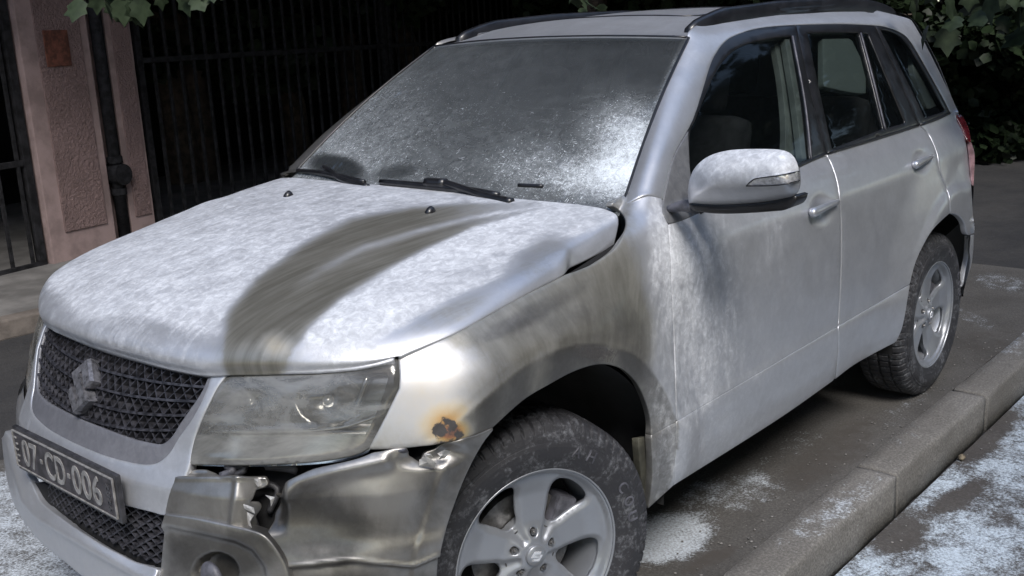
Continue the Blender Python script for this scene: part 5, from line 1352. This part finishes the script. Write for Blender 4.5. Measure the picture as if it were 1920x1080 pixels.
def wheel(loc, rz, first=None):
    w = bpy.data.objects.new('wheel', None); COL.objects.link(w); w.parent = car; w.location = loc; w.rotation_euler = (0, 0, rz)
    if first:
        for ch in first.children:
            c = ch.copy(); COL.objects.link(c); c.parent = w
        return w
    V, F = tyre_mesh(); ty = mesh_obj('tyre', V, F, MT['rubber'], w, False)
    V, F, lugs = rim_face(); mesh_obj('rim', V, F, MT['alloy'], w, True)
    bm = bmesh.new(); N = 96                                                    # barrel
    pr = [(.2335, -.008), (.2345, .001), (.2315, .004), (.2285, .001), (.2283, -.012), (.216, -.030), (.2075, -.05), (.201, -.12), (.214, -.195), (.226, -.205)]
    rows = [[bm.verts.new((r*math.cos(2*math.pi*i/N), y, r*math.sin(2*math.pi*i/N))) for i in range(N)] for r, y in pr]
    for a, b in zip(rows[:-1], rows[1:]):
        for i in range(N): bm.faces.new((a[i], a[(i+1) % N], b[(i+1) % N], b[i]))
    bm_obj('rim_barrel', bm, MT['alloy'], w, True)
    bm = bmesh.new()                                                            # brake disc and caliper
    for r0, r1, y0 in ((.05, .148, -.085), (.148, .0, -.092)):
        pass
    bmesh.ops.create_cone(bm, segments=48, radius1=.146, radius2=.146, depth=.022, cap_ends=True, matrix=Matrix.Translation((0, -.095, 0))@Matrix.Rotation(math.pi/2, 4, 'X'))
    bmesh.ops.create_cone(bm, segments=32, radius1=.075, radius2=.07, depth=.05, cap_ends=True, matrix=Matrix.Translation((0, -.065, 0))@Matrix.Rotation(math.pi/2, 4, 'X'))
    bm_obj('brake_disc', bm, MT['disc'], w)
    bm = bmesh.new(); add_box(bm, (-.105, -.085, .055), (.06, .07, .12), Matrix.Rotation(math.radians(-25), 3, 'Y'), .012); bm_obj('brake_caliper', bm, MT['greyplastic'], w)
    bm = bmesh.new(); bmesh.ops.create_cone(bm, segments=48, radius1=.197, radius2=.197, depth=.004, cap_ends=True, matrix=Matrix.Translation((0, -.14, 0))@Matrix.Rotation(math.pi/2, 4, 'X')); bm_obj('dust_shield', bm, MT['void'], w)
    for cx, cz in lugs:
        bm = bmesh.new(); bmesh.ops.create_cone(bm, segments=6, radius1=.0098, radius2=.0088, depth=.026, cap_ends=True, matrix=Matrix.Translation((cx, -.038, cz))@Matrix.Rotation(-math.pi/2, 4, 'X'))
        bmesh.ops.create_cone(bm, segments=10, radius1=.0055, radius2=.003, depth=.008, cap_ends=True, matrix=Matrix.Translation((cx, -.022, cz))@Matrix.Rotation(-math.pi/2, 4, 'X'))
        bmesh.ops.create_cone(bm, segments=16, radius1=.0185, radius2=.0185, depth=.002, cap_ends=True, matrix=Matrix.Translation((cx, -.048, cz))@Matrix.Rotation(-math.pi/2, 4, 'X'))
        bm_obj('lug_nut', bm, MT['lug'], w)
    bm = bmesh.new(); pr = [(.0275, -.022), (.0275, -.012), (.0255, -.0095), (.012, -.0075), (.0, -.007)]; prev = None
    for r, y in pr:
        if r == 0: 
            c = bm.verts.new((0, y, 0)); [bm.faces.new((prev[i], prev[(i+1) % 32], c)) for i in range(32)]; break
        ring = [bm.verts.new((r*math.cos(2*math.pi*i/32), y, r*math.sin(2*math.pi*i/32))) for i in range(32)]
        if prev: [bm.faces.new((prev[i], prev[(i+1) % 32], ring[(i+1) % 32], ring[i])) for i in range(32)]
        prev = ring
    bm_obj('centre_cap', bm, MT['alloy'], w, True)
    badge('cap_badge', MT['chrome'], w, lambda u, v, h: (-(u*math.cos(.3)-v*math.sin(.3))*.016, -.0085+h, (u*math.sin(.3)+v*math.cos(.3))*.016), .003)
    # raised sidewall lettering
    for s, deg in (('A', 66), ('H', 56), ('C', 26.5), ('O', 17), ('U', 7.5)):
        me = text_mesh(s, 1.0, 1, .012, .05); co = np.array([v.co[:] for v in me.vertices]); lo = co.min(0); hi = co.max(0)
        for v in me.vertices:
            u = (v.co.x-lo[0])/(hi[0]-lo[0])-.5; q = (v.co.y-lo[1])/(hi[1]-lo[1]); h = (v.co.z-lo[2])/(hi[2]-lo[2])
            r = .2685+.030*q; a = math.radians(deg)-u*.026/r
            v.co = (-r*math.cos(a), np.interp(r, [p[0] for p in TYP[4:8]], [p[1] for p in TYP[4:8]])-.001+.0030*h, r*math.sin(a))
        me.materials.clear(); me.flip_normals(); o = link_mesh('tyre_lettering', me, w, MT['greyplastic'])
    return w
W1 = wheel((0, .829, .352), -.324)
wheel((-2.64, .852, .355), 0, W1)
W3 = wheel((0, -.829, .352), math.pi-.324, W1); wheel((-2.64, -.852, .355), math.pi, W1)
for o in list(W1.parent.children):
    if o.name.startswith('wheel.001'):
        o.rotation_euler = (0, 0, 0)

# ---- arch liners, underbody, interior -----------------------------------
for cx, tilt in ((0, 0), (-2.66, 0)):
    for sy in (1, -1):
        bm = bmesh.new(); rows = []
        for a in np.linspace(-.1, math.pi+.1, 40):
            rr = .50 if cx == 0 else .52
            xx = cx+rr*math.cos(a); zz = max(.2, .36+rr*math.sin(a)); lim = .872
            if cx < 0 and xx < cx-.3: lim = .80
            if cx == 0 and xx > XS:
                nn = float(nfront(zz)); A = float(xfront0(zz))-XS; lim = min(.872, .88*max(0, 1-((xx-XS)/A)**nn)**(1/nn)-.035) if xx-XS < A else .5
            rows.append([bm.verts.new((cx+rr*math.cos(a)*k_, sy*min(yy, lim), .36+rr*math.sin(a)*k_)) for yy, k_ in ((.872, 1.0), (.80, 1.005), (.48, .99), (.45, .3))])
        for a, b in zip(rows[:-1], rows[1:]):
            for k in range(3): bm.faces.new((a[k], b[k], b[k+1], a[k+1]))
        bm_obj('wheel_arch_liner', bm, MT['under'], car, True)
bm = bmesh.new()
for c, s in (((-1.33, 0, .44), (1.55, 1.40, .30)), ((-1.33, 0, .80), (1.55, 1.58, .42)), ((.05, 0, .56), (1.0, .84, .62)), ((-2.68, 0, .6), (.9, .84, .6)), ((-3.02, 0, .72), (.14, 1.3, .6))): add_box(bm, c, s)
bm_obj('underbody', bm, MT['under'], car)  # includes inner core boxes added to stop light leaking through the shell
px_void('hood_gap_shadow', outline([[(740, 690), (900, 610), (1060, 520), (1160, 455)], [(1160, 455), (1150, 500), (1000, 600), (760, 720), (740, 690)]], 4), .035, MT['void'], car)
bm = bmesh.new(); add_box(bm, (-.50, 0, 1.03), (.30, 1.30, .16), bev=.04); bm_obj('dashboard', bm, MT['interior'], car, True)
bm = bmesh.new(); tube(bm, [(-.86+.0*math.cos(a), .36+.19*math.cos(a), 1.05+.19*math.sin(a)) for a in np.linspace(0, 2*math.pi, 25)], .014, 6); bm_obj('steering_wheel', bm, MT['interior'], car, True)
for x, ys_ in ((-1.42, (-.36, .36)), (-2.3, (-.42, 0, .42))):
    for y in ys_:
        bm = bmesh.new(); add_box(bm, (x, y, 1.02), (.13, .46, .58), Matrix.Rotation(math.radians(-12), 3, 'Y'), .05)
        add_box(bm, (x-.075, y, 1.40), (.09, .26, .17), Matrix.Rotation(math.radians(-12), 3, 'Y'), .035)
        bm_obj('seat', bm, MT['interior'], car, True)
bm = bmesh.new(); add_box(bm, (-2.0, 0, 1.585), (1.75, 1.02, .012)); bm_obj('headliner', bm, MT['interior'], car)
def strip(name, loop, mat, off, mirror=False): panel(name, outline(loop, 4), bsurf(off), mat, car, 8, .003, .02, inset=0)
strip('pillar_trim', [[(1454, 84), (1476, 75)], [(1476, 75), (1489, 160), (1493, 230), (1494, 290)], [(1494, 290), (1473, 290)], [(1473, 290), (1474, 230), (1466, 150), (1454, 84)]], MT['trimgrey'], .10)
strip('seat_belt', [[(1473, 74), (1480, 73)], [(1480, 73), (1500, 190), (1512, 296)], [(1512, 296), (1505, 298)], [(1505, 298), (1492, 190), (1473, 74)]], MT['trimgrey'], .03)
strip('sun_shade', [[(1544, 74), (1596, 73)], [(1596, 73), (1612, 105), (1623, 120)], [(1623, 120), (1623, 175)], [(1623, 175), (1590, 171), (1545, 161)], [(1545, 161), (1544, 74)]], MT['paper'], .06)
strip('quarter_trim', [[(1712, 95), (1726, 118), (1760, 195)], [(1760, 195), (1740, 205)], [(1740, 205), (1715, 140), (1712, 95)]], MT['trimgrey'], .08)

sp('mud_flap', [[(1197, 822), (1222, 820)], [(1222, 820), (1225, 880), (1217, 950)], [(1217, 950), (1208, 946), (1202, 890), (1197, 822)]], simple('flap_rubber', (.055, .053, .040), .75, 0, 20, .3), bsurf(.05), spacing=6)
# ---- mirror ---------------------------------------------------------------
MO = np.array(outline([[(1291, 383), (1288, 362), (1292, 335), (1304, 311), (1330, 291), (1371, 280), (1433, 278), (1470, 281), (1489, 293), (1499, 316), (1501, 345), (1496, 362), (1487, 371)], [(1487, 371), (1451, 378), (1400, 384), (1340, 386), (1291, 383)]], 5))
def mir_surf(off=0.0, k=.085, R=52):
    def f(P2):
        d = segdist(MO, P2)[0]*np.where(inpoly(MO, P2), 1, -1); q = np.clip(d/R, 0, 1); x0 = -.60+k*np.sqrt(np.clip(1-(1-q)**2, 0, 1))
        return np.array([on_plane(p[0], p[1], 'x', x) for p, x in zip(P2, x0+off)])
    return f
mirr = panel('wing_mirror', MO, mir_surf(), MT['paint'], car, 4.5, .006, .05, inset=1.5, mask=lambda px, P: pack(px, .75*sstep(365, 300, px[:, 1])+.35, .02, 0, 0, P[:, 2]*5, P[:, 1]*2, .3), smooth_it=10)
panel('mirror_base', outline([[(1293, 384), (1340, 387), (1400, 385), (1451, 379), (1490, 370)], [(1490, 370), (1482, 384), (1466, 391)], [(1466, 391), (1400, 396), (1340, 397), (1300, 392)], [(1300, 392), (1293, 384)]], 5), lambda P2: np.array([on_plane(p[0], p[1], 'x', -.575) for p in P2]), MT['blacktrim'], mirr, 5, .006, .06, inset=0)
panel('mirror_glass', MO, lambda P2: np.array([on_plane(p[0], p[1], 'x', -.665) for p in P2]), MT['blacktrim'], mirr, 8, .004, .004, inset=5)
panel('turn_signal', outline([[(1399, 349), (1412, 337), (1430, 333)], [(1430, 333), (1460, 329), (1499, 321)], [(1499, 321), (1500, 338)], [(1500, 338), (1460, 347), (1399, 349)]], 4), mir_surf(.007), MT['clear'], mirr, 4, .002, .008, inset=0)
sig = [(1399, 349), (1412, 337), (1430, 333), (1460, 329), (1499, 321), (1500, 338), (1460, 347), (1399, 349)]
px_tube('turn_signal_edge', sig[:5], .0016, MT['blacktrim'], mir_surf(.008), 0, mirr)
px_tube('turn_signal_edge', sig[5:], .0016, MT['blacktrim'], mir_surf(.008), 0, mirr)
px_tube('mirror_arm', [(1256, 392), (1280, 386), (1305, 388)], [.016, .022, .026], MT['greyplastic'], lambda P2: np.array([on_plane(p[0], p[1], 'x', x) for p, x in zip(P2, np.linspace(-.62, -.60, len(P2)))]), 0, mirr, flat=.7, n=10, step=6)
# ---- door handles -------------------------------------------------------------
def handle(pts, off, r):
    q = catmull(pts, 6); P = body_surf(np.array(q), 0); d = P-CP; d /= np.linalg.norm(d, axis=1)[:, None]
    t_ = np.linspace(0, 1, len(P)); lift = .020+.016*np.sin(np.pi*t_)**.5; P = P-d*lift[:, None]
    for s in (1, -1):
        bm = bmesh.new(); tube(bm, [Vector((p[0], p[1]*s, p[2])) for p in P], list(np.interp(t_, [0, .08, .2, .75, 1], [r*.6, r*1.25, r*1.1, r*.8, r*.6])), 12, 1.0)
        o = bm_obj('door_handle', bm, MT['silver'], car, True)
handle([(1519, 401), (1535, 394), (1552, 386), (1571, 378)], .02, .014)
handle([(1713, 311), (1724, 305), (1736, 299), (1747, 294)], .02, .014)
# ---- roof rails ---------------------------------------------------------------
for s in (1, -1):
    bm = bmesh.new(); xs = np.linspace(-1.20, -2.90, 40)
    h = .034*np.clip(np.minimum((xs[0]-xs)/.22, (xs-xs[-1])/.35), 0, 1)**.5
    pts = [Vector((x, s*.520, float(ztop(x))+.002+hh)) for x, hh in zip(xs, h)]
    rows = []
    for i, p in enumerate(pts):
        b = float(ztop(p.x))-.02; wv = .016
        rows.append([bm.verts.new(q) for q in ((p.x, p.y-wv, b), (p.x, p.y-wv*.8, p.z-.006), (p.x, p.y-wv*.4, p.z), (p.x, p.y+wv*.4, p.z), (p.x, p.y+wv*.9, p.z-.008), (p.x, p.y+wv*1.1, b-.01))])
    for a, b in zip(rows[:-1], rows[1:]):
        for k in range(5): bm.faces.new((a[k], b[k], b[k+1], a[k+1]))
    bm.faces.new(rows[0]); bm.faces.new(rows[-1])
    bm_obj('roof_rail', bm, MT['blacktrim'], car, True)
# ---- wipers -------------------------------------------------------------------
def ws_surf(P2):
    out = []; last = 3.0
    for p in P2:
        d = ray(*p); h = WST.ray_cast(Vector(CP), Vector(d)); last = h[3] if h[0] is not None else last; out.append(CP+d*last)
    return np.array(out)
px_tube('wiper_blade', [(558, 320), (600, 324), (683, 341)], [.008, .011, .008], MT['blacktrim'], ws_surf, -.028, step=12)
px_tube('wiper_arm', [(608, 313), (622, 322), (640, 336), (690, 352)], [.008, .010, .012], MT['blacktrim'], ws_surf, -.042, step=8)
px_tube('wiper_blade', [(714, 341), (800, 349), (880, 357), (935, 366)], [.010, .013, .010], MT['blacktrim'], ws_surf, -.028, step=12)
px_tube('wiper_arm', [(806, 341), (830, 342), (870, 354), (905, 366), (960, 380)], [.012, .010, .014], MT['blacktrim'], ws_surf, -.045, step=8)
px_tube('wiper_mount', [(800, 343), (835, 345)], .018, MT['blacktrim'], ws_surf, -.04, step=8)
px_tube('dash_vent', [(972, 347), (1018, 349)], .006, MT['blacktrim'], ws_surf, -.004, step=8)
